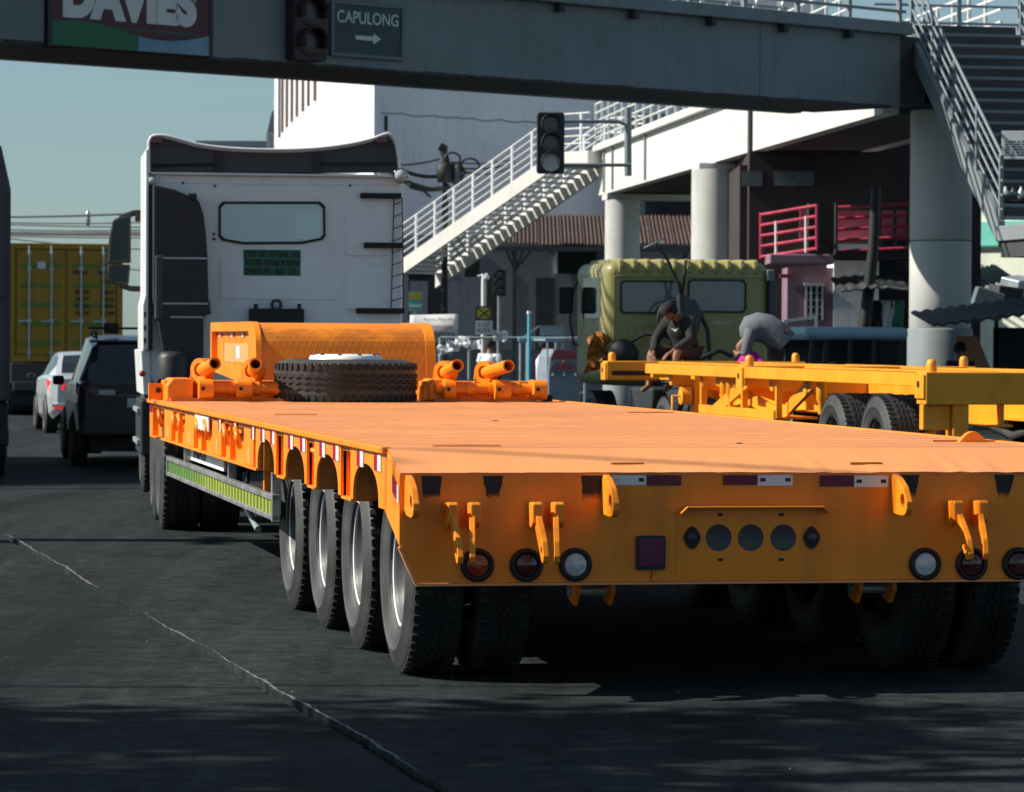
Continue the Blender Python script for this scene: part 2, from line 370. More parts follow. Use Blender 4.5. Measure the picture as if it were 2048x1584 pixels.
def road_tex(t, co, c):
    fine = noise(t, co, 38, 8, .8); c = mixc(t, mathn(t, 'MULTIPLY', ramp(t, fine, .42, .6), .75), c, (.0075, .0095, .011))
    mid = ramp(t, noise(t, co, 6.5, 9, .78), .44, .60); c = mixc(t, mathn(t, 'MULTIPLY', mid, .55), c, (.054, .066, .069))
    dk = ramp(t, noise(t, co, 3.1, 9, .8), .52, .62); c = mixc(t, mathn(t, 'MULTIPLY', dk, .6), c, (.0065, .0085, .0100))
    ag = ramp(t, noise(t, co, 120, 3, .6), .60, .68); c = mixc(t, mathn(t, 'MULTIPLY', ag, .7), c, (.055, .064, .067))
    m = nd(t, 'Mapping'); m.inputs['Rotation'].default_value = (0, 0, -.2); m.inputs['Scale'].default_value = (1, .07, 1); t.links.new(co, m.inputs[0])
    lane = ramp(t, noise(t, m.outputs[0], 1.1, 7, .7), .42, .62); c = mixc(t, mathn(t, 'MULTIPLY', lane, .8), c, (.0075, .0095, .011))
    st = ramp(t, noise(t, co, .55, 7, .6), .55, .75); c = mixc(t, mathn(t, 'MULTIPLY', st, .5), c, (.037, .043, .046))
    oil = ramp(t, noise(t, co, 2.3, 4, .5), .70, .76); c = mixc(t, mathn(t, 'MULTIPLY', oil, .75), c, (.015, .015, .016))
    cr = nd(t, 'TexVoronoi', feature='DISTANCE_TO_EDGE'); cr.inputs['Scale'].default_value = .55
    wv = nd(t, 'TexNoise'); wv.inputs['Scale'].default_value = 2.2; wv.inputs['Detail'].default_value = 6; t.links.new(co, wv.inputs['Vector'])
    t.links.new(mixc(t, .35, co, wv.outputs['Color']), cr.inputs['Vector'])
    k = ramp(t, cr.outputs['Distance'], .006, .0); k = mathn(t, 'MULTIPLY', k, ramp(t, noise(t, co, .4, 2), .5, .6)); c = mixc(t, mathn(t, 'MULTIPLY', k, .7), c, (.012, .012, .012))
    return c, mathn(t, 'SUBTRACT', mathn(t, 'MULTIPLY', fine, .45), mathn(t, 'MULTIPLY', k, .5))
M_road = mat('worn_concrete_road', (.021, .030, .0335), .85, var=.2, vs=.8, spec=.12, bump=.3, bs=120, extra=road_tex)
M_road2 = mat('worn_concrete_road_patched', (.018, .0250, .0285), .87, var=.22, vs=.7, spec=.12, bump=.3, bs=110, extra=road_tex)
M_joint = mat('joint_filler', (.02, .02, .02), .9, var=.3)
M_edge = mat('chipped_slab_edge', (.13, .137, .137), .85, var=.35, vs=9)
M_gnd = mat('bare_ground', (.07, .07, .068), .9, var=.25, vs=.3, dirt=.4, dcol=(.04, .04, .04), ds=.2)
# ---------------------------------------------------------------- ground and road
ROADYAW = .2
def sheet(pts, z, name, m, kind='structure'):
    me = MB().add([(x, y, z) for x, y in pts], [tuple(range(len(pts)))])
    o = part(me, name, m); tags(o, kind=kind); return o
sheet([(-1500, -300), (1500, -300), (1500, 2500), (-1500, 2500)], -.62, 'ground', M_gnd)
A, B = G(0, 1065), G(900, 1584)
d = (B - A).normalized(); nrm = Vector((-d.y, d.x, 0))     # nrm points to the right slab
p0 = A - d * 120; L = 120 + (B - A).length + 30
jr = random.Random(3); line = []; s_ = 0; off = 0; dense0 = 112; dense1 = L - 18
while s_ < L:
    near = dense0 < s_ < dense1
    off += jr.uniform(-1, 1) * (.006 if near else .01); off *= .93
    line.append((s_, off + jr.uniform(-.004, .004))); s_ += .055 if near else 1.5
def jp(s_, o): q = p0 + d * s_ + nrm * o; return (q.x, q.y)
right = [jp(s_, o + .014) for s_, o in line]
left = [jp(s_, o - .020 + jr.uniform(-.006, .006)) for s_, o in line]
DIP = .27                                                  # the road falls away a little beyond the tractor
def fall(u): k = max(0, min(1, (u - 2) / 16)); return -DIP * k * k * (3 - 2 * k)
def zr(x, y): q = Vector((x, y, 0)) - p0; return fall(120 - q.dot(d))
def slab(edge, ss, far, z, depth, name, m):
    mb = MB(); n = len(edge); zs = [z + fall(120 - s0) for s0 in ss]
    vs = [(x, y, k) for (x, y), k in zip(edge, zs)] + [(*jp(s0, far), k) for s0, k in zip(ss, zs)] + [(x, y, k - depth) for (x, y), k in zip(edge, zs)]
    mb.add(vs, [(i, i + 1, n + i + 1, n + i) for i in range(n - 1)] + [(i, i + 1, 2 * n + i + 1, 2 * n + i) for i in range(n - 1)])
    o = part(mb, name, m); tags(o, kind='structure'); return o
SS = [k[0] for k in line]
road = slab(right, SS, 60, 0, .06, 'road', M_road)
slab(left, SS, -40, -.012, .05, 'road_lane', M_road2)
slab([jp(s0, -.1) for s0 in SS], SS, .1, -.035, .01, 'road_joint', M_joint)
# chipped, paler lip of the slab along the joint (pieces of it are missing)
mb = MB(); w0 = 0
ws = []
for i, (s_, o) in enumerate(line):
    w0 = max(-.012, min(.017, w0 + jr.uniform(-.004, .004))); ws.append(max(w0, 0))
for i in range(len(line) - 1):
    s0, o0 = line[i]; s1, o1 = line[i + 1]
    if not (dense0 - 4 < s0 < dense1) or ws[i] + ws[i + 1] <= .001: continue
    q = [jp(s0, o0 + .015), jp(s1, o1 + .015), jp(s1, o1 + .0155 + ws[i + 1]), jp(s0, o0 + .0155 + ws[i])]
    mb.add([(x, y, fall(120 - s0) + .004) for x, y in q], [(0, 1, 2, 3)])
part(mb, 'chipped_edge', M_edge, road)
# small grit and chips lying on the slabs
gr = MB(); rr = random.Random(11)
for i in range(500):
    x, y = rr.uniform(-4, 4.5), rr.uniform(9.5, 24); r_ = rr.uniform(.002, .006) * (1.7 if rr.random() < .07 else 1)
    a = rr.uniform(0, 6.28); vs = [(x + r_ * math.cos(a + k * 2.1) * rr.uniform(.6, 1.2), y + r_ * math.sin(a + k * 2.1) * rr.uniform(.6, 1.2), .0) for k in range(3)] + [(x, y, r_ * rr.uniform(.5, 1))]
    gr.add(vs, [(0, 1, 3), (1, 2, 3), (2, 0, 3)])
solo(gr, 'road_grit', M_edge, 'pale grit and stone chips scattered over the road', 'grit', kind='stuff')
# ---------------------------------------------------------------- wheels
_wc = {}
def wheel_meshes(Rr, w, rr, key, lug=60, rimm=None):
    if key in _wc: return _wc[key]
    h = Rr - rr
    rim = MB().lathe([(rr + .004, .0), (rr + .012, .012), (rr - .012, .02), (rr - .022, .035), (rr - .03, .05), (rr - .04, .06)], n=48)
    rim.lathe([(rr - .04, .06), (rr - .07, .085), (rr * .62, .095), (rr * .5, .08), (rr * .42, .07), (rr * .40, .055), (rr * .3, .045), (0.001, .045)], n=32)
    for k in range(10):
        a = 2 * pi * k / 10; c = (.12, rr * .55 * math.cos(a), rr * .55 * math.sin(a)); rim.cyl((.09, c[1], c[2]), (.06, c[1], c[2]), .014, 6)
    tyre = MB().lathe([(rr - .01, w - .02), (rr + .0, .006), (rr + h * .12, -.004), (rr + h * .3, -.016), (rr + h * .45, -.019), (rr + h * .47, -.024), (rr + h * .52, -.024), (rr + h * .55, -.019), (rr + h * .8, -.008), (rr + h * .9, .004), (rr + h * .955, .016),
        (Rr - .012, .03), (Rr - .010, w - .03), (rr + h * .955, w - .016), (rr + h * .8, w + .008), (rr + h * .45, w + .016), (rr, w - .006), (rr - .01, w - .02)], n=64)
    tr = MB(); n = lug
    for k in range(n):                                    # shoulder lugs, both sides
        for x0, x1, ph in ((.004, .05, 0), (w - .05, w - .004, .5)):
            a0 = 2 * pi * (k + ph) / n; a1 = a0 + 2 * pi * .58 / n
            vs = [(x, r_ * math.cos(a), r_ * math.sin(a)) for x in (x0, x1) for a in (a0, a1) for r_ in (Rr - .035, Rr - (.004 if 0 else .001))]
            tr.add(vs, [(0, 1, 3, 2), (4, 6, 7, 5), (1, 5, 7, 3), (0, 2, 6, 4), (0, 4, 5, 1), (2, 3, 7, 6)])
    m = 160                                               # zig-zag centre ribs
    for xr in (.35, .5, .65):
        vs = []
        for k in range(m):
            a = 2 * pi * k / m; z = .006 * (1 if (k // 2) % 2 else -1)
            for dx, r_ in ((-.011, Rr - .014), (-.010, Rr), (.010, Rr), (.011, Rr - .014)): vs.append((xr * w + dx + z, r_ * math.cos(a), r_ * math.sin(a)))
        tr.add(vs, [(4 * k + j, 4 * k + j + 1, 4 * ((k + 1) % m) + j + 1, 4 * ((k + 1) % m) + j) for k in range(m) for j in range(3)])
    ms = (rim.mesh('rim'), tyre.mesh('tyre'), tr.mesh('tread'))
    ms[0].materials.append(rimm or M_rim); ms[1].materials.append(M_rubside); ms[2].materials.append(M_rub)
    # shade inside the rim dish is put into its darker grey
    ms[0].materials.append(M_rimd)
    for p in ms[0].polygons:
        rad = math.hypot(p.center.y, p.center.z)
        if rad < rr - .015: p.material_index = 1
    _wc[key] = ms; return ms
def wheel(parent, x, y, z, side, Rr=.447, w=.215, rr=.245, key='lowbed', lug=58, rimm=None, spin=0):
    ms = wheel_meshes(Rr, w, rr, key, lug, rimm)
    o = part(ms[0], 'wheel', None, parent, loc=(x, y, z), rot=(spin, 0, 0 if side < 0 else pi))
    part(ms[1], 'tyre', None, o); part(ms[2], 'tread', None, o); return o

# ---------------------------------------------------------------- lowbed trailer
TF = Frame(1.0134, 14.41, .193)
ZD, ZB = 1.005, .745                                    # deck top, side beam bottom
AX = [.94, 2.15, 3.32, 4.53]
LEN = 11.6
T = thing('lowbed_trailer', 'long orange lowbed trailer with empty tread-plate deck and four wheel arches', 'trailer', TF)
# deck plates with narrow seams between them
ys = [.335, 1.95, 3.55, 5.15, 6.75, 8.35, 9.95, LEN]
for a, b in zip(ys[:-1], ys[1:]):
    for x0, x1 in ((-1.5, -.502), (-.498, .498), (.502, 1.5)):
        part(MB().box(x0, x1, a + .002, b - .002, ZD - .02, ZD), 'deck_plate', M_deck, T)
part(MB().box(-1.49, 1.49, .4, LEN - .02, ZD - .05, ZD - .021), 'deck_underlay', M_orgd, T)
# raised angle along the deck edges
for s in (-1, 1): part(MB().box(s * 1.502 - .02, s * 1.502 + .02, .34, LEN, ZD - .024, ZD + .006), 'edge_angle', M_org, T, .006)
# plain sloping plate at the tail
tail = MB(); e = random.Random(5); n = 60
top = []; bot = []
for i in range(n + 1):
    x = -1.5 + 3 * i / n; k = e.uniform(0, .006) if .55 < i / n else e.uniform(0, .002)
    top.append((x, .333, ZD)); bot.append((x, -.012, .918 - k))
for i in range(n):
    tail.add([top[i], top[i + 1], bot[i + 1], bot[i]], [(0, 1, 2, 3)])
    tail.add([bot[i], bot[i + 1], (bot[i + 1][0], 0, .900), (bot[i][0], 0, .900)], [(0, 1, 2, 3)])
part(tail, 'tail_plate', M_ramp, T)
for px, py in ((1478, 902), (990, 842)):
    q = TF.hit(px, py, 2, ZD)
    if q.y < .34: q = TF.hit(px, py, 2, .972)
    q.z = ZD + .004 if q.y > .34 else .918 + (ZD - .918) * (q.y + .012) / .345 + .005
    part(MB().lathe([(.017, -.004), (.015, .0), (.0005, .001)], (q.x, q.y, q.z), 'z', 12), 'oil_spot', M_soot, T)
# folded lashing lug and small hatch edges lying on the deck
q = TF.hit(1944, 884, 2, ZD)
part(MB().prism([(q.x - .07 + .14 * k / 10, ZD + .05 * math.sin(pi * k / 10)) for k in range(11)], 'y', q.y - .02, q.y + .02), 'lashing_lug', M_org, T, .004)
part(MB().box(q.x - .18, q.x + .2, q.y + .025, q.y + .05, ZD, ZD + .008), 'lug_pocket', M_orgd, T)
for px, py, wd in ((590, 829, .26), (1300, 825, .3), (930, 892, .3)):
    q = TF.hit(px, py, 2, ZD); part(MB().box(q.x - wd / 2, q.x + wd / 2, q.y - .05, q.y + .05, ZD, ZD + .004), 'deck_pocket', M_orgd, T)
# side beams
def side_plate(yc, hw, s):
    pts = [(yc - hw, ZD - .012), (yc - hw, ZB)]
    if hw < .3: return pts
    r_ = .375; N = 18
    arc = [(yc - r_ * math.cos(pi * k / N), ZB + (.918 - ZB) * math.sin(pi * k / N) ** .75) for k in range(N + 1)]
    return [(yc - hw, ZD - .012), (yc - hw, ZB)] + arc + [(yc + hw, ZB), (yc + hw, ZD - .012)]
for s in (-1, 1):
    for yc in AX:
        if yc == AX[0]:
            r_ = .375; N = 18
            arc = [(yc - r_ * math.cos(pi * k / N), ZB + (.918 - ZB) * math.sin(pi * k / N) ** .75) for k in range(N + 1)]
            poly = [(.335, ZD - .012), (0.002, .908), (0.002, .613), (.41, ZB)] + arc + [(yc + .45, ZB), (yc + .45, ZD - .012)]
        else: poly = side_plate(yc, .45, s)
        part(MB().prism(poly, 'x', s * 1.485, s * 1.5), 'arch_plate', M_org, T, .003)
        N = 14; ml = MB()                                   # inner arch liner, a curved sheet behind the plate
        for k in range(N):
            a0, a1 = pi * k / N, pi * (k + 1) / N
            P0 = [(yc - .385 * math.cos(a), ZB + (.928 - ZB) * math.sin(a) ** .75) for a in (a0, a1)]
            ml.add([(s * 1.484, *P0[0]), (s * 1.484, *P0[1]), (s * .95, *P0[1]), (s * .95, *P0[0])], [(0, 1, 2, 3)], True)
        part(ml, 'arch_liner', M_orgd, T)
    for i in range(3):
        a, b = AX[i] + .45, AX[i + 1] - .45
        part(MB().box(s * 1.43 - .006, s * 1.43 + .006, a, b, ZB, ZD - .02), 'web', M_org, T)
        part(MB().box(s * 1.44 - .058, s * 1.44 + .058, a + .002, b - .002, ZB - .012, ZB), 'foot_plate', M_org, T, .002)
        for yy in (a, b): part(MB().box(s * 1.455 - .018, s * 1.455 + .018, yy - .005 if yy == b else yy - .003, yy + .005 if yy == b else yy + .007, ZB + .001, ZD - .05), 'rib', M_org, T)
    part(MB().box(s * 1.452 - .006, s * 1.452 + .006, AX[3] + .452, LEN - .05, ZB, ZD - .02), 'web', M_org, T)
    part(MB().box(s * 1.445 - .055, s * 1.445 + .055, AX[3] + .452, LEN, ZB - .014, ZB), 'bottom_flange', M_org, T, .002)
    part(MB().box(s * 1.445 - .055, s * 1.445 + .055, LEN - .25, LEN, ZB + .001, ZD - .05), 'end_plate', M_org, T, .003)
    for ya, yb in ((10.55, 10.05), (9.05, 8.5), (7.35, 6.85), (5.65, 5.2)):
        pk = part(MB().box(s * 1.473 - .0155, s * 1.473 + .0155, yb, ya, ZB + .001, ZD - .052), 'stake_pocket', M_org, T, .006)
        part(MB().cyl((s * 1.480, (ya + yb) / 2, ZB + .06), (s * 1.489, (ya + yb) / 2, ZB + .06), .042, 20), 'pocket_plug', M_ramp, pk)
        for yy in (ya + .28, yb - .3):                     # lashing rings either side of a pocket
            if yy < AX[3] + .47 or yy > LEN - .3: continue
            ring = MB().tube([(s * (1.475 + .035 * math.sin(pi * k / 12)), yy + .12 * math.cos(2 * pi * k / 16) * 1, .885 + .055 * math.sin(2 * pi * k / 16)) for k in range(12)], .016, 8)
            ring.cyl((s * 1.45, yy + .11, .89), (s * 1.50, yy + .11, .89), .02, 8)
            part(ring, 'lashing_ring', M_org, T)
        part(MB().box(s * 1.474 - .016, s * 1.474 + .016, yb - .52, yb - .508, ZB + .001, ZD - .05), 'rib', M_org, T)
    part(MB().tube([(s * (1.40 + .09 * math.sin(pi * k / 8)), 2.73 + .05 * math.cos(2 * pi * k / 16), .86 + .06 * math.sin(2 * pi * k / 16)) for k in range(11)], .013, 8), 'lashing_ring', M_org, T)
# reflectors on the left side (red half, white half)
def reflector(px, py, big=1):
    q = TF.hit(px, py, 0, -1.5); q.z = min(q.z, .938); L = .095 * big; h = .036
    r = part(MB().box(-1.5055, -1.5005, q.y, q.y + L, q.z - h, q.z + h), 'reflector', M_redref, T)
    part(MB().box(-1.5055, -1.5005, q.y - L, q.y - .001, q.z - h, q.z + h), 'reflector_white_half', M_whiref, r)
for x, y in ((815, 315), (880, 325), (1000, 360), (1080, 385), (1210, 412), (1300, 440), (1460, 487), (1575, 512)):
    reflector(280 + x / 3.303, 760 + y / 3.303)
for x, y, b in ((748, 314, .8), (630, 280, .7), (530, 245, .7)): reflector(280 + x / 3.303, 760 + y / 3.303, b)
q = TF.hit(280 + 410 / 3.303, 760 + 222 / 3.303, 0, -1.5)
part(MB().box(-1.504, -1.496, q.y - .42, q.y + .42, .88, .972), 'white_panel', M_whiref, T)
part(MB().box(-1.505, -1.5005, 11.36, 11.55, .915, .965), 'reflector', M_redref, T)
q = TF.hit(785, 935, 0, -1.5)
part(MB().add([(-1.503, .18, .905), (-1.503, .06, .872), (-1.503, .06, .80), (-1.503, .18, .83)], [(0, 1, 2, 3)]), 'reflector', M_redref, T)
part(MB().add([(-1.503, .058, .871), (-1.503, .012, .859), (-1.503, .012, .787), (-1.503, .058, .799)], [(0, 1, 2, 3)]), 'reflector', M_whiref, T)

# rear plate
rp = [(-1.5, .908), (-1.5, .613), (-1.43, .462), (1.43, .462), (1.5, .613), (1.5, .908)]
RP = part(MB().prism(rp, 'y', 0, .012), 'rear_plate', M_org, T)
part(MB().box(-1.43, 1.43, -.010, .03, .449, .460), 'rear_lip', M_ramp, T, .002)
for s in (-1, 1): part(MB().bar((s * 1.432, .004, .462), (s * 1.5, .004, .611), .012, .03, up=(0, 1, 0)), 'corner_lip', M_ramp, T)
def R0(px, py): return TF.hit(px, py, 1, 0)
def rear_rect(px0, py0, px1, py1, name, m, y0=-.003, bev=0, parent=RP):
    a, b = R0(px0, py0), R0(px1, py1); return part(MB().box(a.x, b.x, y0, -.0005, b.z, a.z), name, m, parent, bev)
# black overspray patches with ragged feet
def patch(px, wt, wb, h):
    a = R0(px, 948); e = random.Random(px); pts = [(a.x - wt / 2, .905), (a.x + wt / 2, .905)]
    pts += [(a.x + wt / 2 + (wb - wt) / 2 * k / 5 + e.uniform(-.003, .003), .905 - h * k / 5) for k in range(1, 6)]
    pts += [(a.x + wb / 2 - wb * k / 5, .905 - h + e.uniform(-.012, .012)) for k in range(1, 5)]
    pts += [(a.x - wb / 2 - (wt - wb) / 2 * (5 - k) / 5 + e.uniform(-.003, .003), .905 - h * k / 5) for k in range(5, 0, -1)]
    part(MB().prism(pts, 'y', -.0025, -.0005), 'overspray_patch', M_spray, RP)
for px, wt, wb, h in ((863, .085, .065, .09), (986, .088, .05, .088), (1184, .09, .075, .105), (1818, .09, .06, .085), (2008, .09, .045, .10)): patch(px, wt, wb, h)
for (x0, x1, y0, y1, m) in ((1224, 1292, 948, 970, M_whiref), (1293.5, 1362, 948.5, 971, M_purref), (1446, 1514, 948, 970, M_purref), (1515.5, 1585, 948, 971, M_whiref), (1639, 1707, 951, 973, M_purref), (1708.5, 1776, 951, 974, M_whiref)):
    rt = rear_rect(x0, y0, x1, y1, 'reflective_tape', m)
    if m is M_whiref:
        for fx in (.14, .86):
            xx = x0 + (x1 - x0) * fx; rear_rect(xx - 5, y0 + 8, xx + 5, y0 + 15, 'tape_mark', M_text_d if fx > .5 or x0 > 1400 else M_text_w, -.0045)
# lamps
def lamp(px, py, m, lens=.05):
    q = R0(px, py); r = part(MB().lathe([(.070, -.001), (.070, -.014), (.064, -.022), (lens + .004, -.024), (lens, -.016), (lens, -.002)], (q.x, 0, q.z), 'y', 36), 'lamp_bezel', M_blk, T)
    part(MB().lathe([(lens, -.008), (lens * .93, -.017), (lens * .8, -.02), (lens * .55, -.021), (lens * .5, -.024), (lens * .25, -.025), (.0005, -.0255)], (q.x, 0, q.z), 'y', 32), 'lamp_lens', m, r)
for px, py, m in ((954, 1130, M_amber), (1052, 1130, M_dred), (1150, 1129, M_clear), (1849, 1128, M_clear), (1942, 1128, M_dred), (2035, 1127, M_dred)): lamp(px, py, m)
a, b = R0(1271, 1071), R0(1329, 1139)
sq = part(MB().prism(rrect(a.x, b.x, b.z, a.z, .012), 'y', -.02, -.0005), 'square_lamp_housing', M_char, T, .003)
part(MB().prism(rrect(a.x + .010, b.x - .010, b.z + .016, a.z - .012, .006), 'y', -.028, -.0205), 'square_lamp_lens', M_purp, sq, .003)
for k in range(7): zz = b.z + .026 + k * .0145; part(MB().box(a.x + .014, b.x - .014, -.0295, -.0282, zz, zz + .002), 'lens_rib', M_dred, sq)
# number-plate panel: hood, three round openings, two small diamond lamps
a, b = R0(1355, 1012), R0(1655, 1012)
hd = part(MB().prism([(a.x, a.z - .028), (a.x + .03, a.z), (b.x - .03, a.z), (b.x, a.z - .028), (b.x - .004, a.z - .032), (b.x - .034, a.z - .008), (a.x + .034, a.z - .008), (a.x + .004, a.z - .032)], 'y', -.06, -.0005), 'plate_hood', M_org, T, .002)
pn = part(MB().prism([(a.x - .002, a.z - .034), (b.x + .002, a.z - .034), (b.x + .012, .475), (a.x - .004, .475)], 'y', -.0035, -.0005), 'plate_panel', M_org, T)
for px in (1437, 1501, 1566):
    q = R0(px, 1075); part(MB().lathe([(.056, -.0045), (.053, -.006), (.051, -.005), (.0005, -.0045)], (q.x, 0, q.z), 'y', 32), 'round_opening', M_charm, pn)
for px in (1440, 1562):
    for py in (1029, 1119): q = R0(px, py); part(MB().prism(rrect(q.x - .012, q.x + .012, q.z - .006, q.z + .006, .0055, 3), 'y', -.0055, -.0037), 'slot', M_blk, pn)
for px in (1383, 1622):
    q = R0(px, 1075); r = part(MB().prism([(q.x + .036 * math.copysign(abs(math.cos(t)) ** 1.25, math.cos(t)), q.z + .048 * math.copysign(abs(math.sin(t)) ** 1.35, math.sin(t))) for t in [2 * pi * k / 24 for k in range(24)]], 'y', -.016, -.0037), 'marker_lamp', M_blk, pn, .003)
    part(MB().lathe([(.02, -.016), (.016, -.024), (.0005, -.027)], (q.x, 0, q.z), 'y', 16), 'marker_lens', M_charm, r)
part(MB().tube([(R0(1302 + k * .3, 1142 + k * 6).x + .004 * math.sin(k * 1.7), -.001, R0(1302, 1142 + k * 6).z) for k in range(5)], .0018, 6), 'drip_mark', M_soot, RP)
# tow lugs standing out from the plate
for px in (815, 1209, 1787):
    x = R0(px, 990).x
    part(MB().holed([(-.001, .905), (-.05, .912), (-.17, .86), (-.225, .80), (-.225, .765), (-.205, .745), (-.16, .738), (-.001, .745)], (-.165, .80), .03, 'x', x - .014, x + .014), 'tow_lug', M_org, T, .004)
# ramp hinge brackets
for kx, px in enumerate((896, 941, 1064, 1107, 1900, 1950)):
    x = R0(px, 1010).x
    h = part(MB().prism([(-.001, .775), (-.03, .795), (-.10, .80), (-.115, .79), (-.115, .715), (-.07, .69), (-.001, .70)], 'x', x - .02, x + .024), 'ramp_hinge', M_org, T, .006)
    hp_ = MB().holed([(-.04, .755), (-.125, .745), (-.24, .645), (-.268, .585), (-.258, .555), (-.232, .56), (-.13, .655), (-.04, .70)], (-.226, .605), .018, 'x', x - .006, x + .018)
    if kx % 2: hp_.v = [(a + .17 * b, b, c) for a, b, c in hp_.v]     # the second plate of a pair is bent inwards
    part(hp_, 'hinge_plate', M_org, h, .003)

# underframe: main beams, axles, hangers
for s in (-1, 1):
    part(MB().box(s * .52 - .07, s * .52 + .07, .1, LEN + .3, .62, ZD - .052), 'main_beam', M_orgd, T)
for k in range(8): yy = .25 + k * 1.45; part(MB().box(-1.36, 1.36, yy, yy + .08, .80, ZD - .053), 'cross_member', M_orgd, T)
for yc in AX:
    part(MB().cyl((-1.2, yc, .447), (1.2, yc, .447), .065, 16), 'axle', M_steel, T)
    for s in (-1, 1):
        part(MB().tube([(s * .62, yc + t * .5, .50 + .07 * abs(t)) for t in (-1, -.5, 0, .5, 1)], .045, 6), 'leaf_spring', M_steel, T)
        part(MB().lathe([(.19, -.09), (.20, -.07), (.20, .07), (.19, .09), (.05, .1)], (s * .88, yc, .447), 'x', 24), 'brake_drum', M_steel, T)
        hg = MB()
        for dx in (-.075, .075): hg.prism([(yc - .72, .64), (yc - .50, .64), (yc - .54, .36), (yc - .64, .34), (yc - .70, .40)], 'x', s * .62 + dx - .009, s * .62 + dx + .009)
        part(hg, 'spring_hanger', M_org, T)
        part(MB().cyl((s * .62 - .1, yc - .6, .40), (s * .62 + .1, yc - .6, .40), .022, 10), 'hanger_bolt', M_galv, T)
    part(MB().lathe([(.001, .03), (.07, .02), (.075, -.1), (.05, -.13), (.001, -.14)], (-.25, yc - .12, .55), 'y', 16), 'brake_chamber', M_steel, T)
wr = random.Random(9)
for yc in AX:
    for s in (-1, 1):
        for xo in (1.355, 1.06): wheel(T, s * xo, yc, .447, s, spin=wr.uniform(0, .1))
# side guard with reflective strip, under the left beam
gy0, gy1, gx = 4.55, 10.7, -1.44
part(MB().box(gx - .02, gx + .02, gy0, gy1, .585, .615), 'guard_rail', M_alu, T, .004)
part(MB().box(gx - .02, gx + .02, gy0, gy1, .478, .505), 'guard_rail', M_alu, T, .004)
part(MB().box(gx - .008, gx + .004, gy0 + .02, gy1 - .02, .506, .584), 'guard_strip', M_stripe, T)
for yy in (gy0 + .02, gy1 - .02): part(MB().box(gx - .021, gx + .021, yy - .02, yy + .02, .47, .62), 'guard_end', M_alu, T, .003)
for yy in (4.75, 6.9, 9.6): part(MB().box(gx - .0, gx + .05, yy - .03, yy + .03, .50, ZB - .014), 'guard_post', M_alu, T, .003)
part(MB().box(-1.42, -1.2, 5.25, 5.29, .47, ZB - .015), 'mud_flap_bracket', M_org, T, .003)
sb = part(MB().box(-1.40, -1.385, 7.5, 9.7, .63, .738), 'name_board', M_paper, T)
lettering('NAV', M_text_d, sb, (-1.4025, 8.9, .687), (pi / 2, 0, -pi / 2), width=.85, height=.07, bold=.004)
part(MB().tube([(-1.35, 6.6, .70), (-1.37, 6.5, .58), (-1.36, 6.6, .50), (-1.30, 6.9, .45)], .012, 6), 'air_hose', M_blk, T)
part(MB().cyl((-1.32, 6.95, .43), (-1.32, 6.35, .33), .02, 10), 'hose_end', M_galv, T)
part(MB().lathe([(.001, -.42), (.17, -.38), (.19, -.3), (.19, .3), (.17, .38), (.001, .42)], (-.9, 7.6, .53), 'y', 20), 'air_tank', M_steel, T)

# gooseneck
prof = [(11.62, ZD)] + [(11.70 + .02 * k, ZD + .08 * k) for k in range(1, 5)] + [(11.80 + .32 * (1 - math.cos(R(8 + 82 * k / 8))), 1.38 + .20 * math.sin(R(8 + 82 * k / 8))) for k in range(9)] + [(15.0, 1.58), (15.0, 1.20), (13.2, 1.14), (12.4, ZD - .02)]
part(MB().prism(prof, 'x', -.645, .60), 'gooseneck', M_hump, T, .004)
prof2 = [(11.66, ZD + .0)] + [(a - .012, b + .008) for a, b in prof[1:-4]] + [(15.01, 1.59), (15.01, 1.19), (13.2, 1.13), (12.4, ZD + .002)]
inner = [(11.95, 1.14), (12.12, 1.42), (12.3, 1.515), (14.9, 1.515), (14.9, 1.27), (13.2, 1.21), (12.35, 1.10)]
# flange round the left side: outer profile minus a window
rim_ = MB()
cyx, czx = 13.2, 1.34
def onray(poly, a):
    d0, d1 = math.cos(a), math.sin(a); best = 0
    for i in range(len(poly)):
        p, q = poly[i], poly[(i + 1) % len(poly)]; e0, e1 = q[0] - p[0], q[1] - p[1]; det = -d0 * e1 + d1 * e0
        if abs(det) < 1e-9: continue
        rx, ry = p[0] - cyx, p[1] - czx; k = (-rx * e1 + ry * e0) / det; u = (d0 * ry - d1 * rx) / det
        if k > 0 and -1e-6 <= u <= 1 + 1e-6: best = max(best, k)
    return (cyx + d0 * best, czx + d1 * best)
angs = sorted([math.atan2(b - czx, a - cyx) for a, b in prof2 + inner])
ro = [onray(prof2, a) for a in angs]; ri = [onray(inner, a) for a in angs]; nn = len(angs)
vs = [(x, u, v) for x in (-.69, -.646) for Lq in (ro, ri) for u, v in Lq]; fs = []
for j in range(nn):
    k = (j + 1) % nn; fs += [(j, k, nn + k, nn + j), (2 * nn + j, 3 * nn + j, 3 * nn + k, 2 * nn + k), (j, 2 * nn + j, 2 * nn + k, k), (nn + j, nn + k, 3 * nn + k, 3 * nn + j)]
rim_.add(vs, fs); part(rim_, 'gooseneck_flange', M_org, T)
part(MB().prism([(a, b + .006) for a, b in prof[:-4]] + [(13.0, 1.586), (13.0, 1.3), (12.0, 1.0)], 'x', .601, .68), 'gooseneck_flange', M_org, T, .004)
for yy in (14.6, 13.7, 12.95, 12.45):
    r = part(MB().box(-.6505, -.6455, yy, yy + .13, 1.47, 1.505), 'reflector', M_whiref, T); part(MB().box(-.6505, -.6455, yy - .1, yy - .002, 1.47, 1.505), 'reflector_red_half', M_redref, r)
st = part(MB().box(-.649, -.6455, 12.6, 14.3, 1.27, 1.42), 'side_sticker', M_ramp, T)
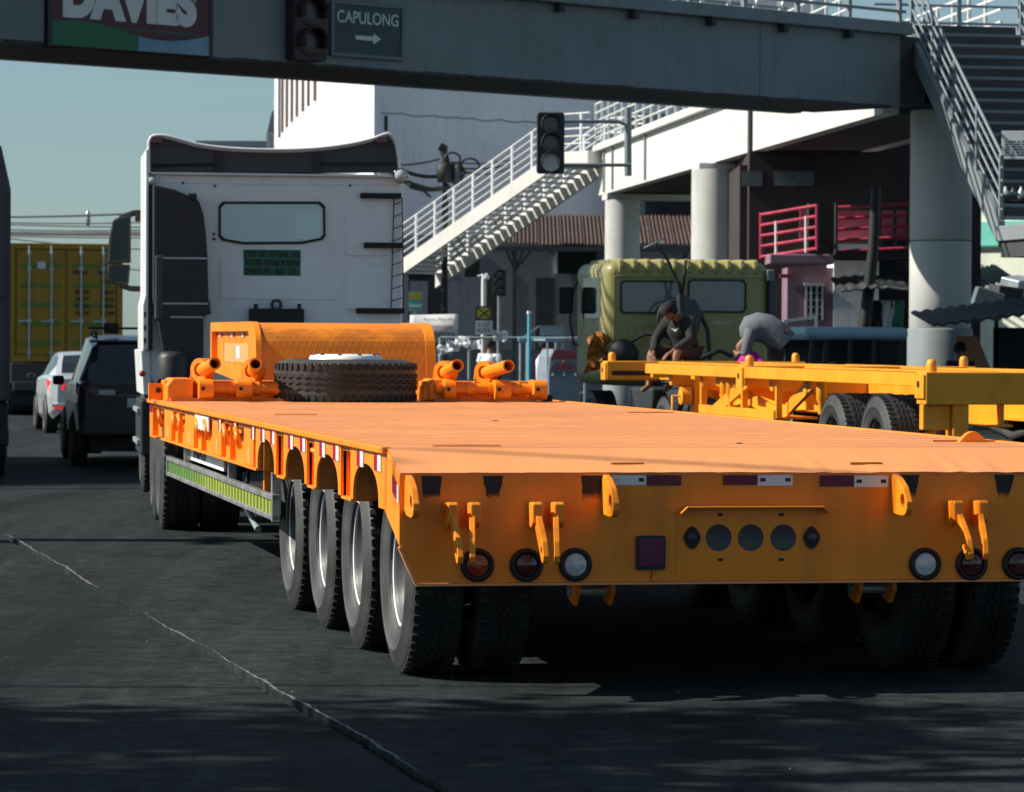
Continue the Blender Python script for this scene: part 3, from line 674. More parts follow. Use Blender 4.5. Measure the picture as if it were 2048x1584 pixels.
for k in range(3): part(MB().box(-.6505, -.6492, 12.8 + .4 * k, 13.05 + .4 * k, 1.30, 1.40), 'sticker_patch', M_whiref if k == 1 else M_ramp, st)
# ramp actuators at the front of the deck
def fx(px): return TF.hit(px, 790, 1, 10.95).x
def fz(px, py): return TF.hit(px, py, 1, 10.95).z
def block(px0, px1, py0, py1, name, y0=10.85, y1=11.15, bev=.012, m=None): return part(MB().box(fx(px0), fx(px1), y0, y1, max(ZD + .002, fz(px0, py1)), fz(px0, py0)), name, m or M_org, T, bev)
zc = fz(500, 777)
def actuator(a, blocks, rods, rings, base):
    part(MB().prism([(fx(base[0]), ZD + .002), (fx(base[1]), ZD + .002), (fx(base[1]), fz(500, 757)), (fx(base[0] + 12), fz(500, 757)), (fx(base[0]), fz(500, 772))], 'y', 10.95, 11.45), 'actuator_base', M_org, T, .01)
    part(MB().box(fx(base[0]), fx(rods[1]), 11.16, 11.42, ZD + .002, fz(500, 762)), 'actuator_tray', M_org, T, .006)
    part(MB().box(fx(base[0]) + .02, fx(rods[1]) - .02, 10.86, 11.15, ZD + .002, ZD + .02), 'actuator_plate', M_orgd, T)
    for b0, b1 in blocks:
        h = part(MB().prism(rrect(10.84, 11.08, ZD + .012, fz(500, 758), .06), 'x', fx(b0), fx(b1)), 'actuator_knuckle', M_org, T, .006)
        part(MB().cyl((fx(b0) + .03, 10.839, zc), (fx(b0) + .03, 10.834, zc), .014, 10), 'grease_hole', M_blk, h)
    part(MB().cyl((fx(rods[0]), 10.95, zc), (fx(rods[1]), 10.95, zc), .042, 16), 'actuator_shaft', M_org, T)
    for k in range(3):
        x = fx(rods[0]) + (fx(rods[1]) - fx(rods[0])) * (.3 + .22 * k); part(MB().cyl((x, 10.95, zc), (x + .06, 10.95, zc), .052, 16), 'shaft_collar', M_org, T)
    for px, py, tx, ty in rings:
        c = Vector((fx(px), 11.05, fz(px, py)))
        r = part(MB().pipe(c + Vector((-.035, .02, 0)), c + Vector((.035, -.02, 0)), .085, .05, 24), 'pivot_ring', M_org, T, rot=None)
        r.data.transform(Matrix.Translation(c) @ Matrix.Rotation(R(70), 4, 'Z') @ Matrix.Translation(-c))
        part(MB().prism([(c.x - .085, fz(px, 760)), (c.x + .085, fz(px, 760)), (c.x + .08, c.z), (c.x - .08, c.z)], 'y', 11.08, 11.12), 'ring_stay', M_org, r)
        e2 = Vector((fx(tx), 10.62, fz(tx, ty)))
        p_ = part(MB().pipe(c, e2, .046, .035, 20), 'handle_tube', M_org, T)
        dd = (e2 - c).normalized(); part(MB().cyl(e2 - dd * .12, e2 - dd * .121, .0349, 16), 'tube_bore', M_blk, p_)
actuator(-1, ((395, 425), (470, 502), (588, 618)), (395, 600), ((408, 740, 420, 726), (510, 742, 500, 727)), (334, 386))
actuator(1, ((884, 908), (985, 1018), (1062, 1090)), (870, 1075), ((896, 745, 899, 730), (978, 745, 1000, 731)), (858, 886))
part(MB().box(fx(306), fx(334), 11.3, 11.34, ZD, fz(320, 768)), 'end_stop', M_org, T, .003)
part(MB().cyl((fx(326), 11.295, fz(320, 782)), (fx(326), 11.29, fz(320, 782)), .02, 12), 'stop_hole', M_blk, T)
part(MB().box(fx(1092), fx(1108), 11.0, 11.2, ZD + .001, fz(1100, 790)), 'rubber_stop', M_blk, T, .004)
# spare wheel lying on the deck behind the gooseneck
sx = fx(691)
ms = wheel_meshes(.525, .28, .29, 'big', 54)
sp = part(ms[0], 'spare_wheel', None, None); sp.location = TF.w((sx + .01, 11.02, ZD + .283)); sp.rotation_euler = (0, pi / 2, TF.yaw + .3)
tags(sp, 'black spare truck tyre on pale rim lying flat on the orange deck', 'tyre')
part(ms[1], 'tyre', None, sp); part(ms[2], 'tread', None, sp)
part(MB().lathe([(.27, -.02), (.26, -.05), (.2, -.06), (.001, -.062)], (0, 0, 0), 'x', 40), 'rim_disc', M_rim, sp)
for k in range(10): a = 2 * pi * k / 10; part(MB().cyl((-.03, .235 * math.cos(a), .235 * math.sin(a)), (-.0635, .235 * math.cos(a), .235 * math.sin(a)), .014, 8), 'wheel_nut', M_steel, sp)
# ---------------------------------------------------------------- white tractor unit
RF = Frame((550 - 1024) / FPX * 32.5, 32.5, .14)
def rh(px, py, y=0): return RF.hit(px, py, 1, y)
RZ = zr(RF.o.x, RF.o.y)
K = thing('tractor_unit', 'white tractor unit with charcoal air intake stack pulling the orange trailer', 'truck', RF)
xl, xr = rh(298, 500).x, rh(806, 500).x; zt = rh(550, 347).z
part(MB().prism(rrect(xl, xr, 1.02, zt, .10, 6), 'y', 0, 1.9), 'cab', M_white, K, .035, seg=3)
# pressed panels in the cab back
def panel(px0, py0, px1, py1, name='pressed_panel', m=None, t=.012, r=.04, y=0, bev=.006):
    a, b = rh(px0, py0, y), rh(px1, py1, y); return part(MB().prism(rrect(a.x, b.x, b.z, a.z, min(r, (b.x - a.x) / 2.1, (a.z - b.z) / 2.1)), 'y', y - t, y + .004), name, m or M_white, K, bev)
panel(690, 402, 782, 512); panel(690, 540, 782, 620); panel(440, 520, 680, 600, t=.008); panel(318, 352, 800, 372, t=.006, r=.01)
for px in (428,):
    for py in (468, 478): q = rh(px, py); part(MB().cyl((q.x, 0, q.z), (q.x, -.01, q.z), .014, 10), 'grommet', M_blk, K)
for px, py in ((366, 366), (430, 372), (700, 371)): q = rh(px, py); part(MB().cyl((q.x, 0, q.z), (q.x, -.012, q.z), .012, 8), 'bolt', M_blk, K)
# rear window: black seal round a pale pane
wpx = [(437, 412), (445, 403), (640, 403), (650, 412), (651, 472), (644, 480), (605, 488), (485, 489), (446, 482), (437, 474)]
wl = [(rh(*p).x, rh(*p).z) for p in wpx]; cx, cz = rh(544, 446).x, rh(544, 446).z
win = [(cx + (x - cx) * .955, cz + (z - cz) * .88) for x, z in wl]
n = len(wl); vs = [(x, y, z) for y in (-.018, .01) for Lq in (wl, win) for x, z in Lq]
part(MB().add(vs, [f for j in range(n) for k in [(j + 1) % n] for f in ((j, k, n + k, n + j), (j, 2 * n + j, 2 * n + k, k), (n + j, n + k, 3 * n + k, 3 * n + j))]), 'window_seal', M_blk, K, .004)
wn = part(MB().prism(win, 'y', -.008, .003), 'rear_window', M_glass, K)
a, b = rh(590, 425), rh(641, 478); part(MB().box(a.x, b.x, -.0095, -.0083, b.z, a.z), 'painted_sky_view', M_skyview, wn)  # pale panel painted in for the sky seen through the windscreen
# hotline sticker
a, b = rh(487, 499), rh(601, 552)
sk = part(MB().box(a.x, b.x, -.011, -.0085, b.z, a.z), 'hotline_sticker', M_grn, K)
for k, tx in enumerate(('LTFRB 24/7 HOTLINE: 1342', 'TEXT/VIBER HOTLINES: 09175501342', '09985501342 \u2022 MAX. CAP. :')):
    zz = a.z - (a.z - b.z) * (.17 + .33 * k); lettering(tx, M_text_d, sk, ((a.x + b.x) / 2, -.0125, zz), FACE, width=(b.x - a.x) * .96, height=(a.z - b.z) * .26, bold=.004)
# roof fairing: pale shell, dark hollow back
up = [(298, 345), (297, 300), (299, 280), (308, 272), (330, 272), (362, 280), (400, 290), (460, 297), (540, 300), (620, 298), (690, 290), (740, 279), (768, 269), (780, 270), (790, 283), (796, 310), (799, 345)]
def smooth(pts, n=5):
    out = []; m = len(pts)
    for i in range(m - 1):
        p = [pts[max(0, min(m - 1, i + k))] for k in (-1, 0, 1, 2)]
        for j in range(n):
            t = j / n; out.append(tuple(.5 * (2 * p[1][c] + (p[2][c] - p[0][c]) * t + (2 * p[0][c] - 5 * p[1][c] + 4 * p[2][c] - p[3][c]) * t * t + (3 * p[1][c] - p[0][c] - 3 * p[2][c] + p[3][c]) * t ** 3) for c in (0, 1)))
    return out + [pts[-1]]
ul = [(rh(*p).x, rh(*p).z) for p in smooth(up)]
sh = MB(); nU = len(ul)
for i in range(nU - 1):
    (x0, z0), (x1, z1) = ul[i], ul[i + 1]
    sh.add([(x0, -.05, z0), (x1, -.05, z1), (x1, 1.4, z1 - .25), (x0, 1.4, z0 - .25)], [(0, 1, 2, 3)], True)
fo = part(sh, 'roof_fairing', M_white, K); mo = fo.modifiers.new('solid', 'SOLIDIFY'); mo.thickness = .02; mo.offset = 0
part(MB().tube([(x, -.05, z) for x, z in ul], .014, 8), 'fairing_rim', M_white, K)
part(MB().prism(ul, 'y', .03, .05), 'fairing_back', M_charm, K)
a, b = rh(300, 347), rh(797, 338); part(MB().box(a.x, b.x, -.06, .28, a.z - .01, a.z + .012), 'fairing_floor', M_white, K, .008)
for px in (313, 763):
    q = rh(px, 279); part(MB().prism(rrect(q.x - .05, q.x + .05, q.z - .035, q.z + .02, .015), 'y', -.07, -.02), 'marker_lamp', M_taild, K, .004)
for px in (437, 635): a = rh(px, 302); part(MB().box(a.x - .035, a.x + .035, .0, .029, a.z - .22, a.z - .02), 'fairing_strut', M_char, K)
a, b = rh(300, 331), rh(440, 328); part(MB().cyl((a.x, .01, a.z), (b.x, .01, b.z), .012, 8), 'cable', M_blk, K)
a, b = rh(640, 328), rh(790, 328); part(MB().cyl((a.x, -.04, a.z), (b.x, -.04, b.z), .012, 8), 'cable', M_blk, K)
for px, py, s_ in ((303, 362, .55), (798, 353, 1)):
    q = rh(px, py); r = part(MB().lathe([(.001, .06 * s_), (.05 * s_, .03 * s_), (.075 * s_, -.05 * s_), (.068 * s_, -.058 * s_)], (q.x, -.1, q.z), 'y', 20), 'work_lamp', M_chrome, K); part(MB().lathe([(.066 * s_, -.05 * s_), (.04 * s_, -.075 * s_), (.001, -.08 * s_)], (q.x, -.1, q.z), 'y', 16), 'work_lamp_lens', M_clear, r)
# side deflector and lower cab side on the left
a = rh(290, 300); 
part(MB().prism([(rh(290, 300).x, rh(290, 300).z), (rh(297, 300).x, rh(297, 300).z), (rh(296, 700).x, rh(296, 700).z), (rh(284, 700).x, rh(284, 700).z), (rh(284, 610).x, rh(284, 610).z), (rh(289, 590).x, rh(289, 590).z)], 'y', -.12, 1.2), 'side_deflector', M_white, K, .012)
part(MB().prism([(rh(281, 700).x, rh(281, 700).z), (rh(300, 700).x, rh(300, 700).z), (rh(303, 790).x, rh(303, 790).z), (rh(286, 790).x, rh(286, 790).z)], 'y', -.02, 1.85), 'door_lower', M_white, K, .01)
for k in range(3): q = rh(289, 628 + 26 * k); part(MB().box(q.x - .012, q.x + .01, -.126, -.118, q.z - .03, q.z + .02), 'deflector_slot', M_charm, K)
for a, b in ((370, 520), (522, 700)): part(MB().box(rh(298, a).x, rh(305, a).x, -.10, -.0, rh(298, b).z, rh(298, a).z), 'gap_shade_fill', M_char, K)  # charcoal strips stand in for the shade of the gap by the intake
q = rh(284, 747); part(MB().lathe([(.03, 0), (.025, -.02), (.001, -.025)], (q.x, -.03, q.z), 'y', 12), 'side_marker', M_amber, K)
a, b = rh(282, 800), rh(300, 1000); part(MB().box(a.x, b.x + .1, .1, 1.6, .35, a.z), 'step_box', M_char, K, .02)
for zz in (.45, .75): part(MB().box(a.x - .03, a.x + .12, .2, 1.5, zz, zz + .04), 'cab_step', M_galv, K)
# air intake stack
sn = [(304, 372), (345, 381), (372, 392), (395, 404), (404, 430), (409, 470), (412, 520), (414, 600), (419, 606), (416, 612), (420, 628), (404, 632), (404, 790), (330, 790), (322, 700), (312, 640), (304, 600)]
part(MB().prism([(rh(*p).x, rh(*p).z) for p in sn], 'y', -.30, -.02), 'air_intake', M_char, K, .02)
part(MB().prism([(rh(*p).x, rh(*p).z) for p in ((372, 396), (372, 389), (390, 389), (391, 402), (384, 404))], 'y', -.33, -.05), 'intake_cap', M_char, K, .01)
for x0, x1, py in ((318, 411, 517), (320, 413, 607), (338, 402, 634)): a, b = rh(x0, py), rh(x1, py); part(MB().box(a.x, b.x, -.312, -.301, a.z - .010, a.z + .006), 'intake_seam', M_galv, K)
part(MB().box(rh(308, 520).x, rh(324, 520).x, -.32, -.03, rh(308, 640).z, rh(308, 512).z), 'intake_side', M_charm, K, .015)
q = rh(345, 740); part(MB().lathe([(.001, -.35), (.12, -.34), (.14, -.3), (.14, .12), (.11, .17), (.001, .18)], (q.x - .02, -.42, q.z), 'z', 20), 'air_cleaner', M_char, K)
# brackets, cable guard on the right side of the back
for px0, px1, py in ((720, 802, 391), (727, 806, 490), (712, 808, 621)):
    a, b = rh(px0, py), rh(px1, py); part(MB().box(a.x, b.x, -.06, -.002, a.z - .028, a.z + .024), 'grab_bracket', M_blk, K, .006)
for px in (787, 803): a, b = rh(px, 396), rh(px - (6 if px < 790 else -3), 618); part(MB().cyl((a.x, -.05, a.z), (b.x, -.05, b.z), .006, 6), 'guard_wire', M_blk, K)
for k in range(9): py = 410 + 24 * k; a, b = rh(787 - k * .6, py), rh(803 + k * .3, py - 7); part(MB().cyl((a.x, -.05, a.z), (b.x, -.05, b.z), .005, 6), 'guard_wire', M_blk, K)
a, b = rh(497, 617), rh(606, 640); part(MB().box(a.x, b.x, -.16, -.002, b.z - .1, a.z), 'connection_panel', M_blk, K, .01)
q = rh(551, 610); part(MB().pipe((q.x, -.18, q.z), (q.x, -.05, q.z), .055, .032, 18), 'suzi_coupling', M_char, K)
for px in (510, 597): q = rh(px, 612); part(MB().cyl((q.x, -.1, q.z - .08), (q.x, -.1, q.z + .02), .02, 8), 'valve', M_char, K)
# left mirrors (dark reflection put into the glass colour)
my = 1.5
def mp(pts, y0, y1, name, m, bev=.01): return part(MB().prism([(rh(x, y, my).x, rh(x, y, my).z) for x, y in pts], 'y', y0, y1), name, m, K, bev)
mh = mp([(226, 440), (238, 434), (262, 430), (262, 526), (216, 526), (218, 480)], my, my + .14, 'mirror_housing', M_blk, .015)
part(MB().prism([(rh(x, y, my).x, rh(x, y, my).z) for x, y in ((228, 445), (258, 436), (258, 520), (222, 520))], 'y', my - .004, my - .0005), 'mirror_glass', M_mirror, mh)
m2 = mp([(216, 529), (261, 529), (258, 568), (246, 572), (224, 566), (215, 548)], my, my + .14, 'wide_mirror_housing', M_blk, .015)
part(MB().prism([(rh(x, y, my).x, rh(x, y, my).z) for x, y in ((219, 532), (257, 532), (254, 563), (226, 562), (219, 548))], 'y', my - .004, my - .0005), 'mirror_glass', M_mirror, m2)
a, b, c = rh(240, 436, my), rh(270, 425, my), rh(290, 428, my); part(MB().tube([(a.x, my + .07, a.z), (b.x, my + .07, b.z), (c.x, my + .07, c.z)], .03, 8), 'mirror_arm', M_blk, K)
a, b, c = rh(240, 570, my), rh(262, 577, my), rh(290, 578, my); part(MB().tube([(a.x, my + .07, a.z), (b.x, my + .07, b.z), (c.x, my + .07, c.z)], .028, 8), 'mirror_arm', M_blk, K)
a = rh(279, 430, my); part(MB().box(a.x - .04, a.x + .05, my, my + .12, a.z - .06, a.z + .05), 'arm_mount', M_blk, K, .01)
# chassis, wheels
q = RF.l(G(330, 1058)); ya = q.y
part(MB().box(-.5, -.38, ya - .9, 1.0, .72, .95), 'frame_rail', M_steel, K); part(MB().box(.38, .5, ya - .9, 1.0, .72, .95), 'frame_rail', M_steel, K)
part(MB().prism([(ya - .4, 1.0), (ya + 2.0, 1.0), (ya + 2.2, .94), (ya - .5, .94)], 'x', -.45, .45), 'fifth_wheel', M_steel, K)
xo = q.x - .03
for yy in (ya + .05, ya + 1.4):
    for s in (-1, 1):
        for dx in (0, .30): wheel(K, s * (abs(xo) - dx), yy, .52, s, .52, .27, .29, 'big', 54, spin=wr.uniform(0, .1))
    part(MB().cyl((-1.0, yy, .52), (1.0, yy, .52), .09, 14), 'axle', M_steel, K)
    part(MB().lathe([(.001, -.2), (.2, -.16), (.24, 0), (.2, .16), (.001, .2)], (0, yy, .52), 'x', 20), 'differential', M_steel, K)
for s in (-1, 1): wheel(K, s * 1.2, 1.25, .52 + RZ, s, .52, .27, .29, 'big', 54)
for s in (-1, 1):
    pr = [(ya + .7 - 1.32 * math.cos(pi * k / 14), .78 + .36 * math.sin(pi * k / 14) ** .5) for k in range(15)]
    g = MB()
    for i in range(14): g.add([(s * 1.28, *pr[i]), (s * 1.28, *pr[i + 1]), (s * .72, *pr[i + 1]), (s * .72, *pr[i])], [(0, 1, 2, 3)], True)
    part(g, 'mudguard', M_char, K)
part(MB().lathe([(.001, -.5), (.3, -.5), (.3, .5), (.001, .5)], (-.95, ya + 3.2, .72), 'y', 20), 'fuel_tank', M_alu, K)

# ---------------------------------------------------------------- cars
def loft_car(name, label, fr, stations, paint, glass_rear, glass_side, wheels, Rw=.33, extra=None, hw0=.86):
    C = thing(name, label, 'car', fr); S = []
    for (y, hw, z0, zm, zb, hr, zt_) in stations:
        S.append([(hw * .90, y, z0), (hw * .985, y, z0 + .1), (hw, y, zm), (hw * .985, y, zb - .05), (hw * .955, y, zb), (hw * .94 if zt_ - zb > .2 else hr * 1.0, y, zb + .015), (hr, y, zt_ - .05 if zt_ - zb > .2 else zt_ - .005), (hr * .86, y, zt_ - .012 if zt_ - zb > .2 else zt_), (hr * .45, y, zt_), (0, y, zt_ + .004)])
    body, gr, gs, gs2 = MB(), MB(), MB(), MB(); ns = len(S); nj = len(S[0])
    for i in range(ns - 1):
        for j in range(nj - 1):
            for s in (-1, 1):
                q = [(s * x, y, z) for x, y, z in (S[i][j], S[i + 1][j], S[i + 1][j + 1], S[i][j + 1])]
                tgt = body
                if i in glass_rear and j >= 7: tgt = gr
                elif i in glass_side and j == 5: tgt = gs if s < 0 else gs2
                tgt.add(q, [(0, 1, 2, 3)], True)
    for e in (0, ns - 1): body.add([(x, y, z) for x, y, z in S[e]] + [(-x, y, z) for x, y, z in S[e][-2::-1]], [tuple(range(2 * nj - 1))])
    # underside
    part(MB().box(-.8 * stations[1][1], .8 * stations[1][1], .3, stations[-1][0] - .3, .2, .5), 'underbody', M_blk, C)
    part(body, 'body', paint, C); part(gr, 'window_glass', M_dglass, C); part(gs, 'side_window', M_dglass, C); part(gs2, 'side_window', M_dglass, C)
    for yw in wheels:
        for s in (-1, 1):
            ar = MB().prism([(yw + (Rw + .06) * math.cos(pi * k / 16), .33 + (Rw + .06) * math.sin(pi * k / 16)) for k in range(-2, 19)], 'x', s * hw0 * .6, s * (hw0 + .004)); part(ar, 'wheel_arch', M_blk, C)
            wheel(C, s * (hw0 + .012), yw, Rw, s, Rw, .2, .21, 'car%d' % int(Rw * 100), 50)
    if extra: extra(C, S)
    return C
def sedan_bits(C, S):
    for s in (-1, 1):
        t = part(MB().add([(s * .56, -.012, .90), (s * .80, .11, .92), (s * .855, .36, .97), (s * .85, .36, .84), (s * .82, .12, .76), (s * .60, -.012, .78)], [tuple(range(6))]), 'tail_lamp', M_tail, C)
        mo_ = t.modifiers.new('s', 'SOLIDIFY'); mo_.thickness = .03; mo_.offset = 0
        part(MB().obox((s * .66, -.015, .47), (.2, .02, .05)), 'bumper_reflector', M_tail, C, .004)  # red reflector glows by emission, though no lamp sits here
        part(MB().obox((s * .98, 2.95, 1.0), (.15, .08, .10), (0, 0, 0)), 'door_mirror', M_blk, C, .03)
    part(MB().box(-.42, .42, -.012, .02, .36, .42), 'bumper_slot', M_blk, C); part(MB().box(-.26, .26, -.02, -.002, .78, .9), 'number_plate', M_paper, C)
    part(MB().box(-.8, .8, -.03, .1, .50, .54), 'bumper_crease', M_silver, C, .01)
sd = G(78, 868, -DIP); SF = Frame(0, 0, .2); sdl = Vector((.86, -.0, 0)); SF = Frame(*((P(104, 860, 61).xy + Vector((.78, .15)))), .2, -DIP)
loft_car('sedan', 'silver sedan with one red tail lamp glowing, ahead of the black wagon', SF,
    [(0, .70, .40, .62, .96, .60, .98), (.08, .82, .30, .65, 1.00, .66, 1.03), (.42, .86, .25, .68, 1.03, .70, 1.08), (.8, .86, .22, .68, 1.03, .66, 1.27), (1.15, .86, .22, .68, 1.03, .60, 1.40), (1.7, .86, .22, .68, 1.02, .60, 1.46), (2.4, .86, .22, .68, 1.0, .60, 1.46), (2.85, .86, .22, .68, .99, .60, 1.38), (3.4, .86, .22, .66, .97, .70, 1.02), (4.1, .82, .24, .6, .84, .66, .87), (4.35, .70, .3, .5, .66, .56, .68)],
    M_silver, (2, 3), (3, 4, 5, 6), (.72, 3.4), .32, sedan_bits)
def suv_bits(C, S):
    for s in (-1, 1):
        t = part(MB().add([(s * .60, -.012, 1.04), (s * .84, .03, 1.08), (s * .90, .2, 1.13), (s * .90, .2, .98), (s * .86, .03, .90), (s * .62, -.012, .92)], [tuple(range(6))]), 'tail_lamp', M_taild, C); mo_ = t.modifiers.new('s', 'SOLIDIFY'); mo_.thickness = .03; mo_.offset = 0
        part(MB().box(s * .50 - .12, s * .50 + .10, -.018, -.001, .965, 1.03), 'reverse_lamp', M_clear, C)
        part(MB().tube([(s * .62, .6, 1.72), (s * .62, .7, 1.79), (s * .62, 1.6, 1.82), (s * .6, 2.4, 1.79), (s * .6, 2.5, 1.72)], .02, 8), 'roof_rail', M_blk, C)
        part(MB().obox((s * 1.03, 3.0, 1.12), (.16, .09, .13)), 'door_mirror', M_blk, C, .03)
        part(MB().box(s * .55 - .1, s * .55 + .1, -.03, -.01, .52, .56), 'bumper_reflector', M_taild, C)
    for yy in (.95, 2.0): part(MB().obox((0, yy, 1.85), (1.34, .05, .03)), 'cross_bar', M_blk, C, .008)
    part(MB().box(-.5, -.3, .9, 1.05, 1.78, 1.92), 'rack_clamp', M_blk, C, .02)
    part(MB().box(-.24, .24, -.022, -.002, .80, .92), 'number_plate', M_paper, C)
    part(MB().box(-.84, .84, -.07, .14, .42, .66), 'rear_bumper', M_blackcar2, C, .04, seg=3)
    part(MB().box(-.5, .5, -.014, -.001, .945, .965), 'chrome_strip', M_chrome, C)
    part(MB().box(-.72, .72, .38, .60, 1.655, 1.69), 'roof_spoiler', M_blackcar, C, .015)
    part(MB().tube([(0, .1, 1.20), (.3, .14, 1.24), (.5, .15, 1.25)], .01, 6), 'rear_wiper', M_blk, C)
q = P(152, 930, 45.6); VF = Frame(q.x + .90, q.y + .15, .17, -DIP)
loft_car('wagon', 'black wagon with roof rails on the road beside the white tractor unit', VF,
    [(0, .80, .46, .8, 1.08, .72, 1.10), (.06, .89, .40, .85, 1.12, .76, 1.16), (.22, .91, .38, .85, 1.13, .73, 1.42), (.40, .92, .36, .85, 1.13, .69, 1.64), (1.0, .93, .34, .85, 1.13, .70, 1.74), (1.9, .93, .34, .85, 1.12, .70, 1.76), (2.7, .93, .34, .85, 1.10, .67, 1.68), (3.4, .92, .34, .82, 1.06, .76, 1.12), (4.3, .88, .36, .75, .96, .72, 1.0), (4.55, .76, .4, .65, .8, .6, .84)],
    M_blackcar, (1, 2), (3, 4, 5), (.85, 3.6), .36, suv_bits, .93)

# ---------------------------------------------------------------- container on a truck, dark lorry at the left edge
q = P(245, 700, 75); CF = Frame(q.x - 1.22 * math.cos(.19), q.y - 1.22 * math.sin(.19), .19, -DIP)
C = thing('container_lorry', 'yellow shipping container with green ribbed doors riding on a dark lorry', 'lorry', CF)
cz0, cz1 = CF.hit(133, 724, 1, 0).z, CF.hit(133, 487, 1, 0).z
part(MB().box(-1.22, 1.22, .05, 6.0, cz0, cz1), 'container_body', M_yel, C, .02)
part(MB().box(-1.22, 1.22, -.02, .05, cz1 - .12, cz1), 'header', M_yel, C, .01); part(MB().box(-1.22, 1.22, -.02, .05, cz0, cz0 + .14), 'door_sill', M_yel, C, .01)
for s in (-1, 1):
    part(MB().box(s * 1.16 - .06, s * 1.16 + .06, -.021, .05, cz0 + .14, cz1 - .12), 'corner_post', M_yel, C, .01)
    dr = part(MB().box(min(s * .03, s * 1.07), max(s * .03, s * 1.07), .0, .045, cz0 + .16, cz1 - .15), 'container_door', M_yel, C, .01)
    for k in range(5):
        zz = cz0 + .36 + k * .42; part(MB().prism([(zz, -.0), (zz + .03, -.018), (zz + .12, -.018), (zz + .15, 0)], 'x', min(s * .12, s * .98), max(s * .12, s * .98)) if 0 else MB().box(min(s * .12, s * .98), max(s * .12, s * .98), -.016, -.0005, zz, zz + .10), 'door_rib', M_yelg, dr, .006)
    for xx in (.32, .80):
        rd = part(MB().cyl((s * xx, -.05, cz0 + .06), (s * xx, -.05, cz1 - .06), .022, 10), 'lock_rod', M_galv, C)
        for zz in (cz0 + .2, cz0 + .9, cz1 - .55, cz1 - .2): part(MB().box(s * xx - .05, s * xx + .05, -.055, -.001, zz - .035, zz + .035), 'rod_bracket', M_galv, rd, .006)
        part(MB().box(s * xx - .22, s * xx + .06, -.07, -.05, cz0 + .86, cz0 + .90), 'lock_handle', M_galv, rd, .005)
tx = [('GESU', .26, .50), ('204971 3', .80, .50), ('22G1', .84, .70), ('MAX WT', .30, .93), ('30480 KG', .84, .93), ('TARE WT', .30, 1.08), ('2230 KG', .84, 1.08), ('PAYLOAD', .30, 1.23), ('28250 KG', .84, 1.23), ('CU CAP', .30, 1.38), ('33.2 CUM', .84, 1.38)]
for t_, xx, dz in tx: lettering(t_, M_text_d, C, (xx * 1.0 + .04 - .0, -.02, cz1 - .12 - dz), FACE, width=.30 if dz > .6 else .32, height=.085, bold=.003)
part(MB().box(-.62, -.45, -.022, -.017, cz1 - .55, cz1 - .4), 'placard', M_paper, C)
part(MB().box(-1.2, 1.2, -.1, 6.3, .70, cz0 - .02), 'lorry_frame', M_steel, C, .02); part(MB().box(-1.15, 1.15, -.2, -.1, .55, .75), 'tail_bar', M_steel, C, .02)
part(MB().box(-1.2, 1.2, 6.4, 8.2, .7, 3.0), 'lorry_cab', M_charm, C, .1)
part(MB().box(-1.15, 1.15, .2, .24, .25, .7), 'mud_flap', M_blk, C)
for yy in (1.2, 2.5, 7.2):
    for s in (-1, 1):
        for dx in ((0, .3) if yy < 5 else (0,)): wheel(C, s * (1.22 - dx), yy, .5, s, .52, .27, .29, 'big', 54)

q = P(21, 640, 41.5); LF = Frame(q.x, q.y, .19, -DIP)
Lr = thing('box_lorry', 'near-black box lorry with chrome mirror standing in the next lane', 'lorry', LF)
def lh(px, py): return LF.hit(px, py, 1, 0)
zA, zB = lh(21, 378).z, lh(3, 292).z
part(MB().prism([(0, .95), (0, zA), (lh(3, 292).x, zB), (-.4, zB + .14), (-1.9, zB + .14), (-2.3, zB), (-2.42, zA), (-2.42, .95)], 'y', 0, 6.2), 'cargo_box', M_charm, Lr, .02)
for xx in (-1.9, -1.22, -.55): part(MB().box(xx - .02, xx + .02, -.04, -.001, 1.0, zB - .1), 'door_bar', M_steel, Lr)
part(MB().box(-2.42, 0, -.03, -.001, 2.2, 2.26), 'box_rail', M_steel, Lr); part(MB().box(-.05, -.001, -.02, 0, .97, zA - .05), 'corner_trim', M_steel, Lr)
part(MB().box(-2.4, -.02, .1, 8.2, .6, .94), 'lorry_frame', M_blk, Lr, .02); part(MB().box(-2.4, -.02, -.12, -.03, .42, .62), 'rear_bumper', M_blk, Lr, .02)
part(MB().box(-2.35, -.05, 6.4, 8.2, .6, 2.9), 'lorry_cab', M_charm, Lr, .1)
a = lh(29, 635); mm = part(MB().lathe([(.001, -.17), (.05, -.16), (.06, -.1), (.06, .12), (.045, .17), (.001, .18)], (a.x + .03, 4.0, a.z), 'z', 16), 'chrome_mirror', M_chrome, Lr); part(MB().cyl((-.1, 4.0, a.z), (a.x + .03, 4.0, a.z), .015, 8), 'mirror_stay', M_steel, mm)
for yy in (1.2, 2.5, 7.0):
    for s in (0, 1): wheel(Lr, -2.4 if s == 0 else -.02, yy, .52, -1 if s == 0 else 1, .52, .27, .29, 'big', 54)
